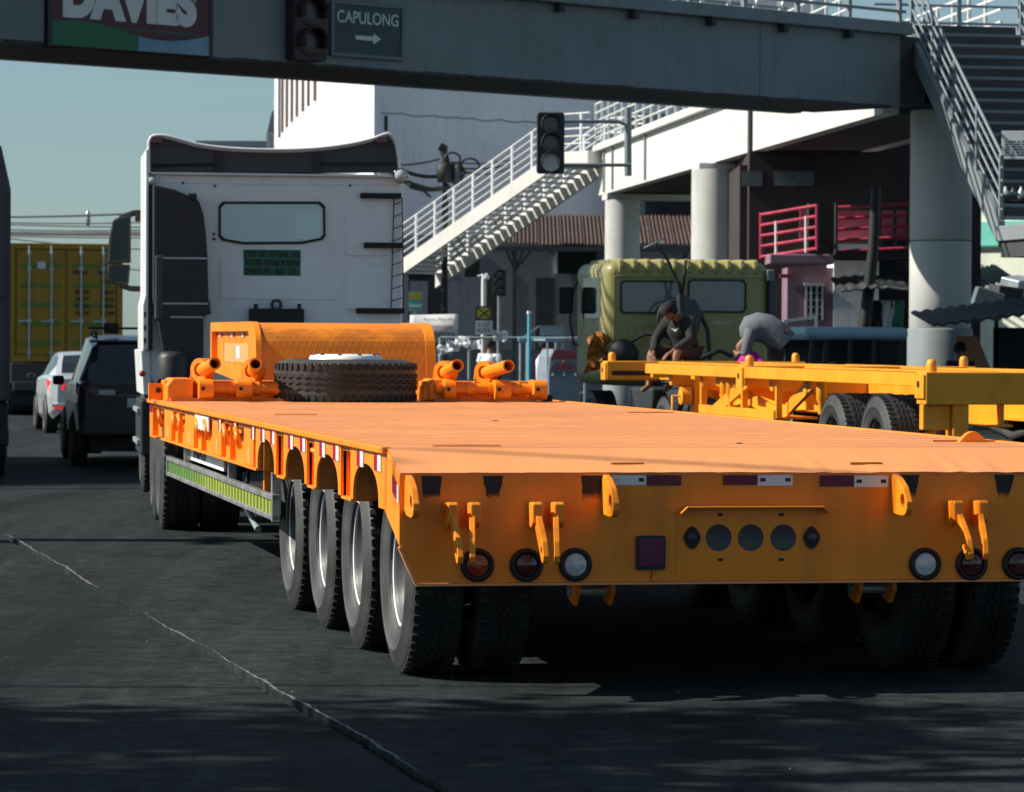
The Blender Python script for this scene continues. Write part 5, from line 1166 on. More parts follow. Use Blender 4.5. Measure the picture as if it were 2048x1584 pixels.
# chassis and rear wheels with guards
for s in (-1, 1): part(MB().box(s * .42 - .05, s * .42 + .05, -5.4, .4, .66, .9), 'frame_rail', M_steel, O)
for yy in (-3.4, -4.7):
    zc = .52 + OZ
    for s in (-1, 1):
        for dx in (0, .3): wheel(O, s * (1.2 - dx), yy, zc, s, .52, .27, .29, 'big', 54)
        g = MB(); pr = [(yy - .6 * math.cos(pi * k / 12), zc + .1 + .5 * math.sin(pi * k / 12)) for k in range(13)]
        for i in range(12): g.add([(s * 1.22, *pr[i]), (s * 1.22, *pr[i + 1]), (s * .62, *pr[i + 1]), (s * .62, *pr[i])], [(0, 1, 2, 3)], True)
        part(g, 'mudguard', M_charm, O)
for s in (-1, 1): wheel(O, s * 1.12, 1.0, .52 + OZ, s, .52, .27, .29, 'big', 54)
part(MB().box(-1.05, -.45, -2.2, -.9, .35, .85), 'battery_box', M_char, O, .03); part(MB().box(-.5, .5, -2.0, -.3, .9, .93), 'catwalk', M_steel, O)
part(MB().prism([(-4.6, .99), (-3.2, .99), (-3.1, .91), (-4.7, .91)], 'x', -.4, .4), 'fifth_wheel', M_steel, O)
# black tyre standing on the frame behind the cab
o = part(_wc['big'][1], 'loose_tyre', None); o.location = OF.w((.25, -2.6, .95 + .02)); o.rotation_euler = (0, pi / 2, 0); tags(o, 'loose black tyre laid flat on the frame behind the olive cab', 'tyre')
part(_wc['big'][2], 'tread', None, o)
# ---------------------------------------------------------------- buildings
def wbox(px0, py0, px1, py1, Yd, depth, mbx=None):
    a, b = P(px0, py0, Yd), P(px1, py1, Yd); return (mbx or MB()).box(a.x, b.x, Yd, Yd + depth, b.z, a.z)
# tall white building behind the stair
wc = P(747, 300, 125); WB = Frame(wc.x, wc.y, .2, zr(wc.x, wc.y))
W = thing('white_building', 'tall weathered white building with narrow window slots behind the white stair', 'building', WB)
Lb = 27.5; Wb = 17; Hb = 17
part(MB().box(0, Wb, 0, Lb, -1, Hb), 'wall', M_wall, W)
part(MB().box(-.14, -.001, -.0, Lb, Hb - .6, Hb + .3), 'parapet', M_wall, W)
def wl_(px, py): return WB.hit(px, py, 0, 0)
for k, px in enumerate((560, 566, 575, 585, 595, 607, 618, 631)):     # slots in the sunlit flank
    q = wl_(px, 200); zb = wl_(px, 276 - k * 10.5).z; zt_ = zb + 2.9; hw_ = .32
    part(MB().box(-.012, .2, q.y - hw_, q.y + hw_, zb, zt_), 'window_slot', M_slit, W)
    part(MB().box(-.04, -.0125, q.y - hw_ - .04, q.y + hw_ + .04, zb - .08, zb - .002), 'slot_sill', M_wall, W)
    part(MB().box(-.05, -.0125, q.y + hw_ + .001, q.y + hw_ + .1, zb, zt_), 'slot_fin', M_wall, W)
for px in (668, 700): q = wl_(px, 245); part(MB().box(-.01, .1, q.y - .06, q.y + .06, q.z - .5, q.z + .2), 'downpipe_stain', M_wall2, W)
def wf_(px, py): return WB.hit(px, py, 1, 0)
# block courses of the front: thin recessed joints
for k in range(34):
    zz = .4 + k * .42
    part(MB().box(.05, Wb - .05, -.012, -.001, zz, zz + .40), 'block_course', M_wall, W)
a, b = wf_(750, 226), wf_(1175, 252); e = random.Random(14)
part(MB().tube([(a.x + (b.x - a.x) * t, -.02, a.z + (b.z - a.z) * t + e.uniform(-.05, .05)) for t in [k / 24 for k in range(25)]], .02, 5), 'crack', M_wall2, W)
q = wf_(774, 245); part(MB().box(q.x - .1, q.x + .02, -.03, -.0125, q.z - .3, q.z + .25), 'vent', M_dark, W)
part(MB().box(.0, .22, -.1, -.013, -1, Hb), 'corner_pilaster', M_wall, W)
# far low building and tank tower left of it
a = P(418, 282, 170); Fb = thing('flat_roof_building', 'far grey flat-roofed building beyond the white cab roof', 'building', loc=(P(490, 282, 170).x, 170, 0))
part(MB().box(-2.2, 3, 0, 10, -1, a.z - .3), 'wall', M_wall2, Fb); part(MB().box(-2.4, 3.2, -.3, 10.3, a.z - .3, a.z), 'roof_slab', M_gsteel, Fb)
a, b = P(533, 252, 158), P(557, 280, 158)
Tw = thing('stair_tower', 'narrow grey tower block with slanted top beside the tall white building', 'building', loc=(a.x, 158, 0))
ww = b.x - a.x + .4; part(MB().prism([(0, -1), (0, a.z - .4), (.25, P(540, 222, 158).z), (ww, P(545, 218, 158).z), (ww, -1)], 'y', 0, 5), 'wall', M_wall2, Tw)
for k in range(5): part(MB().box(.08 + k * .1, .11 + k * .1, -.05, -.001, a.z - 3, a.z - .3), 'fin', M_wall, Tw)

# long grey shed with rusty awning under the white building
SHY = 103
Sh = thing('market_shed', 'dark grey rendered shed with rusty corrugated awning behind the road signs', 'building', loc=(0, SHY, zr(0, SHY)))
zS = Sh.location.z
def sh(px, py, dy=0): q = P(px, py, SHY + dy); return q.x, q.z - zS
x0, zt_ = sh(800, 470); x1, _ = sh(1500, 470)
part(MB().box(x0 - 4, x1, 0, 12, -1, zt_), 'wall', M_wall2, Sh)
for pa, pb, nm, m in (((1112, 492), (1192, 548), 'window_opening', M_dark), ((817, 548), (900, 640), 'door_opening', M_dark), ((930, 500), (958, 560), 'door_opening', M_dark), ((1290, 400), (1500, 470), 'upper_opening', M_dark), ((1195, 560), (1240, 640), 'door_opening', M_dark)):
    a, b = sh(*pa), sh(*pb); part(MB().box(a[0], b[0], -.03, -.001, b[1], a[1]), nm, m, Sh)
    part(MB().box(a[0] - .1, b[0] + .1, -.08, -.031, a[1], a[1] + .09), 'lintel', M_wall2, Sh)
a, b = sh(1085, 488), sh(1122, 494); part(MB().box(a[0], b[0], -.6, -.001, b[1], a[1]), 'canopy', M_tarp, Sh)
a, b = sh(1110, 490), sh(1115, 548); part(MB().box(a[0], b[0], -.06, -.001, b[1], a[1]), 'frame', M_wsteel, Sh)
e = random.Random(6)
for k in range(16):                                      # sheets of weathered metal cladding
    px = 820 + k * 36; a, b = sh(px, 555 + e.uniform(-12, 12)), sh(px + 35, 700); part(MB().box(a[0], b[0], -.05 - e.uniform(0, .03), -.032, b[1], a[1]), 'cladding_sheet', (M_wall2, M_tarp, M_wall2)[k % 3], Sh)
# corrugated awning sheets
a, b = P(985, 488, SHY - 4), P(1395, 488, SHY - 4); c = P(1015, 430, SHY - .1)
nS = 9
for k in range(nS):
    xa, xb = a.x + (b.x - a.x) * k / nS, a.x + (b.x - a.x) * (k + 1.06) / nS; g = MB(); m_ = 36; sag = e.uniform(-.03, .05)
    vs = []
    for i in range(m_ + 1):
        x = xa + (xb - xa) * i / m_; zz = .03 * math.sin(i * pi / 3) + .012 * (k % 2)
        vs += [(x, -4 + sag * 3, a.z - zS + zz + sag), (x, -.1, c.z - zS + zz)]
    g.add(vs, [(2 * i, 2 * i + 2, 2 * i + 3, 2 * i + 1) for i in range(m_)], True); part(g, 'awning_sheet', M_rust, Sh)
part(MB().box(a.x, b.x, -4.05, -3.9, a.z - zS - .2, a.z - zS - .06), 'awning_beam', M_steel, Sh)
for px in (1030, 1240, 1370): q = P(px, 488, SHY - 3.95); part(MB().box(q.x - .06, q.x + .06, -4.0, -3.9, 0, q.z - zS - .2), 'awning_post', M_steel, Sh)
for p_, q_ in (((1008, 492), (1030, 540)), ((1070, 492), (1030, 540)), ((1022, 492), (1030, 530)), ((1050, 492), (1032, 535))): a, b = P(*p_, SHY - 3.9), P(*q_, SHY - 3.9); part(MB().bar((a.x, -3.9, a.z - zS), (b.x, -3.9, b.z - zS), .07), 'truss_bar', M_steel, Sh)

# dark house with pink balcony, right
HY = 70; hz0 = zr(8, HY)
Hs = thing('balcony_house', 'shabby dark house with pink railed balcony and mauve lower wall behind the yellow chassis', 'house', loc=(0, HY, hz0))
def hp(px, py, dy=0): q = P(px, py, HY + dy); return q.x, q.z - hz0
def hb(pa, pb, dy0, dy1, nm, m, bev=0): a, b = hp(*pa, dy0), hp(*pb, dy0); return part(MB().box(min(a[0], b[0]), max(a[0], b[0]), dy0, dy1, min(a[1], b[1]), max(a[1], b[1])), nm, m, Hs, bev)
hb((1500, 120), (1960, 760), 0, 6, 'wall', M_maroon)
hb((1480, 330), (1500, 720), .5, 6, 'side_wall', M_maroon)
for px0, px1 in ((1485, 1525), (1548, 1628)): hb((px0, 342), (px1, 372), -.05, -.001, 'upper_window', M_lens)
hb((1575, 535), (1666, 760), -1.4, -.01, 'lower_wall', M_mauve)
hb((1668, 488), (1756, 760), -1.5, -.01, 'white_wall', M_wall)
hb((1758, 480), (1822, 760), -1.2, -.01, 'dark_doorway', M_dark)
hb((1560, 548), (1585, 556), -1.5, -1.41, 'pink_ledge', M_pinkp)
hb((1540, 508), (1668, 528), -3.0, -1.6, 'balcony_slab', M_mauve, .02); hb((1668, 500), (1830, 520), -2.4, -1.6, 'balcony_slab', M_maroon, .02)
hb((1618, 405), (1668, 520), -2.3, -1.7, 'dark_recess', M_dark)
hb((1600, 420), (1822, 480), -.8, -.7, 'pink_panel', M_pinkp)
for k in range(5):                                       # slanting side railing
    t = k / 4; y0 = 430 + (514 - 430) * t; y1 = 411 + (497 - 411) * t
    a, b = P(1522, y0, HY - 1.7), P(1634, y1, HY - 3.1); part(MB().cyl((a.x, -1.7, a.z - hz0), (b.x, -3.1, b.z - hz0), .035, 8), 'balcony_rail', M_pink, Hs)
for px, dy, y0, y1 in ((1522, -1.7, 425, 518), (1552, -2.1, 442, 514), (1612, -2.85, 432, 505), (1634, -3.1, 408, 500)):
    a, b = P(px, y0, HY + dy), P(px, y1, HY + dy); part(MB().cyl((a.x, dy, a.z - hz0), (b.x, dy, b.z - hz0), .035 if px in (1522, 1634) else .028, 8), 'balcony_baluster', M_wsteel if px in (1552, 1612) else M_pink, Hs)
for k in range(5):
    y0 = 415 + 22 * k; a, b = P(1672, y0, HY - 2.3), P(1832, y0 - 8, HY - 2.6); part(MB().cyl((a.x, -2.3, a.z - hz0), (b.x, -2.6, b.z - hz0), .032, 8), 'balcony_rail', M_pink, Hs)
for px in (1672, 1760, 1790, 1815): a, b = P(px, 405, HY - 2.4), P(px, 505, HY - 2.4); part(MB().cyl((a.x, -2.4, a.z - hz0), (b.x, -2.4, b.z - hz0), .035, 8), 'balcony_baluster', M_char, Hs)
# window with white bars
hb((1612, 568), (1645, 640), -1.45, -1.401, 'window_opening', M_dark)
for px in (1612, 1622, 1634, 1645): hb((px - 2, 572), (px + 2, 640), -1.49, -1.451, 'window_bar', M_wsteel)
hb((1608, 565), (1650, 572), -1.52, -1.44, 'window_head', M_wsteel)
for k in range(4): hb((1612, 585 + 14 * k), (1645, 587 + 14 * k), -1.47, -1.455, 'window_bar', M_wsteel)
# things hung and leaned there
e = random.Random(31)
a, b = P(1752, 372, HY - 3.4), P(1724, 700, HY - 3.4); solo(MB().tube([a, a.lerp(b, .4) + Vector((.05, 0, 0)), b], [.1, .11, .13], 10), 'leaning_pole', M_wire, 'black leaning timber pole in front of the pink balcony', 'pole')
aw = MB(); n = 20; vs = []
for i in range(n + 1):
    q = P(1684 + (1826 - 1684) * i / n, 584 - 6 * math.sin(i / n * pi), HY - 4); vs += [(q.x, q.y, q.z + .02 * math.sin(i * 2) + e.uniform(-.02, .02)), (q.x, HY - 1.6, q.z + .28 + .02 * math.sin(i * 2))]
aw.add(vs, [(2 * i, 2 * i + 2, 2 * i + 3, 2 * i + 1) for i in range(n)])
o = solo(aw, 'stall_awning', M_tarp, 'ragged dark awning sheet jutting out below the pink balcony', 'awning'); mo = o.modifiers.new('s', 'SOLIDIFY'); mo.thickness = .03
for px, col, lab in ((1775, M_paper, 'white'), (1750, M_black, 'dark'), (1795, M_grn, 'green')):
    a = P(px, 600, HY - 3); g = MB(); vs = []
    for j in range(6):
        for i in range(5): vs.append((a.x + (i - 2) * .07 * (1 - .06 * j) + e.uniform(-.01, .01), a.y + .05 * math.sin(i * 2.2 + j), a.z - j * .11 - e.uniform(0, .02)))
    g.add(vs, [(j * 5 + i, j * 5 + i + 1, j * 5 + i + 6, j * 5 + i + 5) for j in range(5) for i in range(4)], True)
    o = solo(g, 'hanging_cloth', col, lab + ' cloth hung to dry under the ragged dark awning', 'cloth'); o.modifiers.new('s', 'SOLIDIFY').thickness = .012
o = thing('gate_frame', 'grey steel gate frame with wire infill beside the mauve wall', 'gate', loc=(P(1570, 700, 60).x, 60, zr(2, 60)))
zz0 = o.location.z; gw = P(1632, 640, 60).x - o.location.x; gh = P(1600, 640, 60).z - zz0
for x in (0, gw): part(MB().box(x - .03, x + .03, -.03, .03, 0, gh + (.08 if x else 0)), 'stile', M_galv, o)
part(MB().bar((0, 0, gh - .02), (gw, 0, gh + .06), .05), 'top_rail', M_galv, o); part(MB().bar((0, 0, .4), (gw, 0, .4), .05), 'bottom_rail', M_galv, o)
for k in range(1, 10): part(MB().cyl((gw * k / 10, 0, .4), (gw * k / 10, 0, gh), .008, 5), 'wire', M_mesh, o)
for k in range(1, 9): part(MB().cyl((0, 0, .4 + (gh - .4) * k / 9), (gw, 0, .4 + (gh - .4) * k / 9), .008, 5), 'wire', M_mesh, o)

# pale green building and sheds right of the column
GY = 80; gz = zr(12, GY); GF = Frame(P(1925, 500, 84).x, 84, -.75, gz); Gb = thing('pale_green_house', 'pale green house with teal band and rust stains beside the thick column', 'house', GF)
def gb(z0, z1, d0, d1, nm, m): return part(MB().box(-.2, 8, d0, d1, z0, z1), nm, m, Gb)
gzz = lambda py: P(1975, py, 83).z - gz
gb(-.5, gzz(330), 0, 8, 'wall', M_cream); gb(gzz(490), gzz(442), -.06, -.001, 'teal_band', M_teal); gb(gzz(494), gzz(490), -.12, -.061, 'band_ledge', M_groof)
# sheet roof with corrugation
def corr(pa, pb, Ya, Yb, n, amp, z_off=0):
    g = MB(); vs = []
    for i in range(n + 1):
        t = i / n; f0, b0 = P(pa[0] + (pb[0] - pa[0]) * t, pa[1] + (pb[1] - pa[1]) * t, Ya), None
        vs += [(f0.x, Ya, f0.z + amp * math.sin(i * pi / 2)), (f0.x, Yb, f0.z + z_off + amp * math.sin(i * pi / 2))]
    return g.add(vs, [(2 * i, 2 * i + 2, 2 * i + 3, 2 * i + 1) for i in range(n)])
o = solo(corr((1940, 582), (2030, 556), 74, 77, 36, .03, .35), 'lean_to_roof', M_groof, 'green corrugated lean-to roof against the pale green house', 'roof'); o.modifiers.new('s', 'SOLIDIFY').thickness = .02
o = solo(corr((1868, 654), (2120, 622), 53.2, 56.2, 40, .02, .22), 'shed_roof', M_tarp, 'sagging grey sheet roof over the brown plywood stall', 'roof'); o.modifiers.new('s', 'SOLIDIFY').thickness = .04
Sd = thing('plywood_stall', 'brown plywood stall wall with dark opening under the grey sheet roof', 'stall', loc=(0, 55, zr(7, 55)))
for pa, pb, nm, m in (((1912, 672), (1985, 780), 'plywood_panel', M_wood), ((1988, 655), (2110, 790), 'dark_opening', M_dark), ((1990, 640), (1996, 790), 'stall_post', M_char)):
    a, b = P(*pa, 55), P(*pb, 55); part(MB().prism([(a.x, a.z - Sd.location.z), (b.x - (.25 if m is M_wood else 0), a.z - Sd.location.z), (b.x, (a.z * .3 + b.z * .7) - Sd.location.z), (b.x, b.z - Sd.location.z), (a.x, b.z - Sd.location.z)], 'y', 0, .1), nm, m, Sd)
for k, (px, py) in enumerate(((1975, 600), (2010, 592), (2035, 575), (1990, 610))):
    q = P(px, py, 60 + .3 * k); g = MB().obox((0, 0, 0), (.5, .4, .35), (.1 * k, .3 - .2 * k, .4 * k)); solo(g, 'junk_box', (M_sframe, M_tarp, M_galv, M_charm)[k], ('pale grey', 'dark sheeted', 'bare metal', 'charcoal')[k] + ' box thrown on the grey sheet roof', 'box', bev=.02, loc=q)

# backdrop street wall far behind the columns
Bd = thing('far_row_house', 'dim row building with window bands seen between the two sunlit columns', 'building', loc=(P(1390, 500, 118).x, 118, -.3))
part(MB().box(-2.5, 9, 0, 8, 0, 9.5), 'wall', M_wall2, Bd)
for k in range(3):
    for j in range(5): part(MB().box(-2.2 + j * 1.6, -1.0 + j * 1.6, -.06, -.001, 1.2 + k * 2.4, 2.2 + k * 2.4), 'window', M_lens if (j + k) % 3 else M_dark, Bd)
    part(MB().box(-2.5, 9, -.4, -.001, 2.9 + k * 2.4, 3.05 + k * 2.4), 'ledge', M_wall2, Bd)
# ---------------------------------------------------------------- people
def skinned(name, verts, edges, radii, m, parent, root=0, sub=1):
    me = bpy.data.meshes.new(name); me.from_pydata(verts, edges, []); me.materials.append(m)
    o = bpy.data.objects.new(name, me); COL.objects.link(o); o.parent = parent
    sk = o.modifiers.new('skin', 'SKIN'); sk.use_smooth_shade = True; sk.branch_smoothing = .4
    lay = me.skin_vertices[0].data
    for i, r_ in enumerate(radii):
        r_ = r_ if isinstance(r_, tuple) else (r_, r_); lay[i].radius = r_; lay[i].use_root = (i == root)
    sb = o.modifiers.new('sub', 'SUBSURF'); sb.levels = sub; sb.render_levels = sub
    return o
STAND = dict(pel=(0, 0, .92), spi=(0, 0, 1.10), che=(0, 0, 1.30), nec=(0, 0, 1.46), hd1=(0, -.015, 1.53), hd2=(0, -.03, 1.60), hd3=(0, -.02, 1.68),
    shl=(.17, 0, 1.38), ell=(.23, .02, 1.12), wrl=(.22, -.06, .88), shr=(-.17, 0, 1.38), elr=(-.23, .02, 1.12), wrr=(-.22, -.06, .88),
    hil=(.09, 0, .88), knl=(.10, -.02, .48), anl=(.10, .02, .08), tol=(.11, -.13, .03), hir=(-.09, 0, .88), knr=(-.10, -.02, .48), anr=(-.10, .02, .08), tor=(-.11, -.13, .03))
def person(label, loc, rz, J, shirt, pants, sleeve=.55, short=True, logo=None, bulk=1.0):
    J = {**STAND, **J}; V = {k: Vector(v) for k, v in J.items()}
    o = thing('person', label, 'person', loc=loc, rz=rz)
    names = list(J); vs = [V[k] for k in names]; ix = {k: i for i, k in enumerate(names)}
    rad = dict(pel=.11, spi=.105, che=.115, nec=.05, hd1=.065, hd2=.082, hd3=.06, shl=.055, ell=.042, wrl=.028, shr=.055, elr=.042, wrr=.028, hil=.085, knl=.058, anl=.038, tol=.03, hir=.085, knr=.058, anr=.038, tor=.03)
    ed = [('pel', 'spi'), ('spi', 'che'), ('che', 'nec'), ('nec', 'hd1'), ('hd1', 'hd2'), ('hd2', 'hd3'), ('che', 'shl'), ('shl', 'ell'), ('ell', 'wrl'), ('che', 'shr'), ('shr', 'elr'), ('elr', 'wrr'), ('pel', 'hil'), ('hil', 'knl'), ('knl', 'anl'), ('anl', 'tol'), ('pel', 'hir'), ('hir', 'knr'), ('knr', 'anr'), ('anr', 'tor')]
    E_ = [(ix[a], ix[b]) for a, b in ed]; rr_ = [rad[k] for k in names]
    up = (V['hd3'] - V['hd1']).normalized(); fw = Vector((0, -1, 0)); fw = (fw - up * fw.dot(up)).normalized(); sd = up.cross(fw)
    def addv(p, r_, to): vs.append(p); rr_.append(r_); E_.append((to, len(vs) - 1)); return len(vs) - 1
    addv(V['hd2'] + fw * .10 - up * .015, .014, ix['hd2'])                       # nose
    addv(V['hd1'] + fw * .07 - up * .005, .03, ix['hd1'])                        # chin
    for s in (-1, 1): addv(V['hd2'] + sd * s * .095 - up * .02, .015, ix['hd2'])    # ears
    for w_, e_ in (('wrl', 'ell'), ('wrr', 'elr')):
        dr = (V[w_] - V[e_]).normalized(); sx = dr.cross(Vector((0, 0, 1)));
        sx = sx.normalized() if sx.length > .1 else Vector((1, 0, 0))
        palm = addv(V[w_] + dr * .07, (.018, .036), ix[w_])
        for f in range(4):
            kn = addv(V[w_] + dr * (.115 + .008 * (f in (1, 2))) + sx * (f - 1.5) * .021, .009, palm); addv(V[w_] + dr * (.15 + .012 * (f in (1, 2))) + sx * (f - 1.5) * .022 + Vector((0, 0, -.025)), .008, kn)
        addv(V[w_] + dr * .075 + sx * .055, .010, palm)
    skinned('body', vs, E_, rr_, M_skin, o, ix['pel'])
    def L(a, b, t): return V[a].lerp(V[b], t)
    up_ = (V['che'] - V['spi']).normalized()
    tp = [V['pel'].lerp(V['spi'], -.4), V['pel'].lerp(V['spi'], .45), V['spi'], V['spi'].lerp(V['che'], .5), V['che'], L('che', 'nec', .45), L('che', 'nec', .8)]
    sm_ = lambda a: [a[0]] + [(a[i - 1] + a[i] * 2 + a[i + 1]) / 4 for i in range(1, len(a) - 1)] + [a[-1]]
    tp = sm_(tp); sh_ = MB().tube(tp, [.150 * bulk, .152 * bulk, .150 * bulk, .155 * bulk, .158 * bulk, .115 * bulk, .068], 18)
    ax = (V['shl'] - V['shr']).normalized(); c0 = V['che']
    sh_.v = [tuple(Vector(v) + ax * (Vector(v) - V['spi']).dot(ax) * .18) for v in sh_.v]
    for a, b, c in (('shl', 'ell', 'wrl'), ('shr', 'elr', 'wrr')):
        inn = V[a].lerp(V['che'], .35); pts = [inn, V[a], V[a].lerp(V[b], .5)]; rs_ = [.085, .082, .07]
        if sleeve > .5: pts.append(V[b]); rs_.append(.062)
        if sleeve > .9: pts += [V[b].lerp(V[c], .5), V[b].lerp(V[c], .92)]; rs_ += [.054, .044]
        sh_.tube(pts, rs_, 14)
    part(sh_, 'shirt', shirt, o)
    pv = [V['pel'] + Vector((0, 0, .03)), V['hil'], V['knl'], V['hir'], V['knr']]; pr_ = [(.14, .13), .115, .085, .115, .085]; pe = [(0, 1), (1, 2), (0, 3), (3, 4)]
    if not short: pv += [V['anl'], V['anr']]; pr_ += [.06, .06]; pe += [(2, 5), (4, 6)]
    skinned('trousers', pv, pe, pr_, pants, o, 0)
    # hair cap: upper back part of a slightly larger head
    hv = MB(); c = V['hd2'] + up * .015 - fw * .012; nA, nB = 14, 8; grid = []
    for i in range(nB + 1):
        th = (pi * .60) * i / nB
        for j in range(nA):
            ph = 2 * pi * j / nA; rr2 = .112; k = 1 if math.cos(ph) < .25 else (.78 if math.cos(ph) < .6 else .62)
            d_ = up * math.cos(th * k) * 1.08 + (fw * math.cos(ph) * 1.05 + sd * math.sin(ph) * .9) * math.sin(th * k); grid.append(c + d_ * rr2 * (1 + .04 * math.sin(7 * ph + 3 * i)))
    hv.add(grid, [(i * nA + j, i * nA + (j + 1) % nA, (i + 1) * nA + (j + 1) % nA, (i + 1) * nA + j) for i in range(nB) for j in range(nA)], True)
    part(hv, 'hair', M_hair, o)
    for s in (-1, 1):
        q = V['hd2'] + fw * .088 + sd * s * .033 + up * .008; part(MB().lathe([(.001, -.006), (.007, -.003), (.007, .003), (.001, .006)], q, 'z', 8), 'eye', M_blk, o)
    if logo: logo(o, V)
    return o
sc = 1.03
q = P(1372, 718, 41.6)
def lg(o, V):
    c = V['che'].lerp(V['spi'], .35) + Vector((.02, -.155, .0)); part(MB().add([c + Vector(k) for k in ((-.06, 0, .02), (.02, -.005, -.02), (.08, -.002, .04), (.025, -.006, .0))], [(0, 1, 2, 3)]), 'shirt_logo', M_text_w, o)
person('person in black long-sleeved top sitting bent over on the yellow chassis', (q.x, q.y, 1.21), -R(42),
    dict(pel=(0, 0, .10), spi=(0, -.04, .27), che=(0, -.12, .43), nec=(0, -.20, .53), hd1=(0, -.265, .55), hd2=(0, -.325, .575), hd3=(0, -.355, .65), shl=(.17, -.14, .48), ell=(.27, -.24, .26), wrl=(.16, -.44, .12), shr=(-.17, -.14, .48), elr=(-.26, -.26, .26), wrr=(-.13, -.46, .10),
         hil=(.09, 0, .08), knl=(.20, -.42, .13), anl=(.17, -.50, -.30), tol=(.18, -.63, -.36), hir=(-.09, 0, .08), knr=(-.20, -.42, .12), anr=(-.18, -.48, -.30), tor=(-.19, -.61, -.36)), M_black, M_brownc, 1.0, True, lg)
q = P(1556, 700, 43.2)
person('person in grey shirt and dark shorts bending low behind the yellow chassis', (q.x, q.y, .62), -R(92),
    dict(pel=(0, .02, .86), spi=(0, -.15, 1.02), che=(0, -.33, .99), nec=(0, -.44, .82), hd1=(0, -.46, .75), hd2=(0, -.47, .67), hd3=(0, -.50, .60), shl=(.19, -.36, .92), ell=(.21, -.42, .66), wrl=(.15, -.46, .46), shr=(-.19, -.36, .92), elr=(-.21, -.42, .66), wrr=(-.15, -.46, .46)), M_greyc, M_brownc, .8, True, None, 1.25)
q = P(1505, 712, 43.0); g = MB(); e = random.Random(12); vs = []
for j in range(5):
    for i in range(8): vs.append((i * .05 - .2, .03 * math.sin(i * 1.7) - j * .02, .16 * math.sin(pi * i / 7) * (1 - j / 4.5) - .03 + e.uniform(-.01, .01)))
g.add(vs, [(j * 8 + i, j * 8 + i + 1, j * 8 + i + 9, j * 8 + i + 8) for j in range(4) for i in range(7)], True)
o = solo(g, 'cloth_bundle', M_magenta, 'bright magenta cloth lying in front of the bending person', 'cloth', loc=(q.x, q.y, 1.22)); o.modifiers.new('s', 'SOLIDIFY').thickness = .02
q = P(979, 700, 70); person('person in white shirt with tied dark hair standing beyond the ramp tubes', (q.x, q.y, zr(q.x, q.y)), R(165), {}, M_whitec, M_black, .4, False)
q = P(1087, 695, 70); person('person in white shirt facing the tricycle by the cyan pole', (q.x, q.y, zr(q.x, q.y)), R(95), {}, M_whitec, M_black, .4, False)
q = P(1921, 700, 54.2); person('person in dark top standing beside the brown plywood stall', (q.x, q.y, zr(q.x, q.y)), R(200), {}, M_black, M_black, .8, False)

# ---------------------------------------------------------------- jeepney and tricycle
JY = 53; q = P(1715, 700, JY); JF = Frame(q.x, JY, .2, zr(q.x, JY))
Jp = thing('jeepney', 'pale blue jeepney with rounded roof parked behind the yellow chassis', 'jeepney', JF)
zt_ = P(1715, 654, JY).z - JF.o.z; zb_ = P(1715, 680, JY).z - JF.o.z; hw = (1822 - 1605) / 2 * JY / FPX
part(MB().box(-hw, hw, 0, 4.2, zb_, zt_), 'roof', M_jeep, Jp, .09, seg=4)
part(MB().box(-hw + .03, hw - .03, .02, 4.1, .45, 1.15), 'body', M_jeep, Jp, .04)
for xx in (-hw + .08, -hw + .3, -.1, .28, hw - .12): part(MB().bar((xx, .06, 1.15), (xx + (.06 if xx < -.5 else 0), .06, zb_), .06, .05, up=(0, 1, 0)), 'pillar', M_jeep if xx < -.8 else M_blk, Jp)
part(MB().box(-hw + .05, hw - .05, 1.3, 1.34, 1.15, zb_), 'bulkhead', M_dark, Jp); part(MB().lathe([(.09, 0), (.085, -.01), (.06, -.012), (.055, 0)], (-.4, .03, 1.32), 'y', 20), 'ring_emblem', M_amber, Jp)
for yy in (.8, 3.3):
    for s in (-1, 1): wheel(Jp, s * hw, yy, .33, s, .33, .2, .21, 'car33', 50)
TY_ = 62; q = P(1128, 760, TY_); Tr = thing('tricycle', 'grey-blue passenger tricycle with red band under its roof by the cyan pole', 'tricycle', loc=(q.x, TY_, zr(q.x, TY_)), rz=.15)
hw = 33 * TY_ / FPX; z0 = Tr.location.z
za = P(1128, 698, TY_).z - z0; zm = P(1128, 745, TY_).z - z0
M_trike = mat('tricycle_blue_grey', (.22, .26, .33), .45, var=.12, dirt=.3, ds=3)
part(MB().prism([(-hw, .2), (hw, .2), (hw, zm), (hw * .9, za - .15), (hw * .6, za), (-hw * .6, za), (-hw * .9, za - .15), (-hw, zm)], 'y', 0, 1.3), 'sidecar_body', M_trike, Tr, .03)
part(MB().prism([(-hw * .85, za - .18), (hw * .85, za - .18), (hw * .62, za - .02), (-hw * .62, za - .02)], 'y', -.012, -.001), 'red_band', M_pinkp, Tr)
part(MB().prism([(x * hw * .9, zm + .02 + .2 * math.sqrt(max(0, 1 - x * x))) for x in [k / 8 - 1 for k in range(17)]] + [(hw * .9, zm), (-hw * .9, zm)], 'y', -.03, -.013), 'name_arch', M_sframe, Tr)
part(MB().prism(rrect(-.16, .16, zm + .05, zm + .12, .03), 'y', -.035, -.0305), 'name_patch', M_pinkp, Tr); part(MB().lathe([(.05, -.031), (.045, -.036), (.001, -.037)], (0, 0, zm + .17), 'y', 14), 'emblem', M_pinkp, Tr)
for k in range(3): part(MB().lathe([(.03, 0), (.02, .05), (.001, .08)], (-.2 + .2 * k, -.02, zm - .06), 'z', 10), 'bell', M_chrome, Tr)
part(MB().box(-hw - .05, hw + .25, .0, 1.4, za + .15, za + .18), 'roof_sheet', M_jeep, Tr)
for xx in (-hw, hw + .2): part(MB().cyl((xx, .05, zm), (xx, .05, za + .15), .018, 8), 'roof_post', M_galv, Tr)
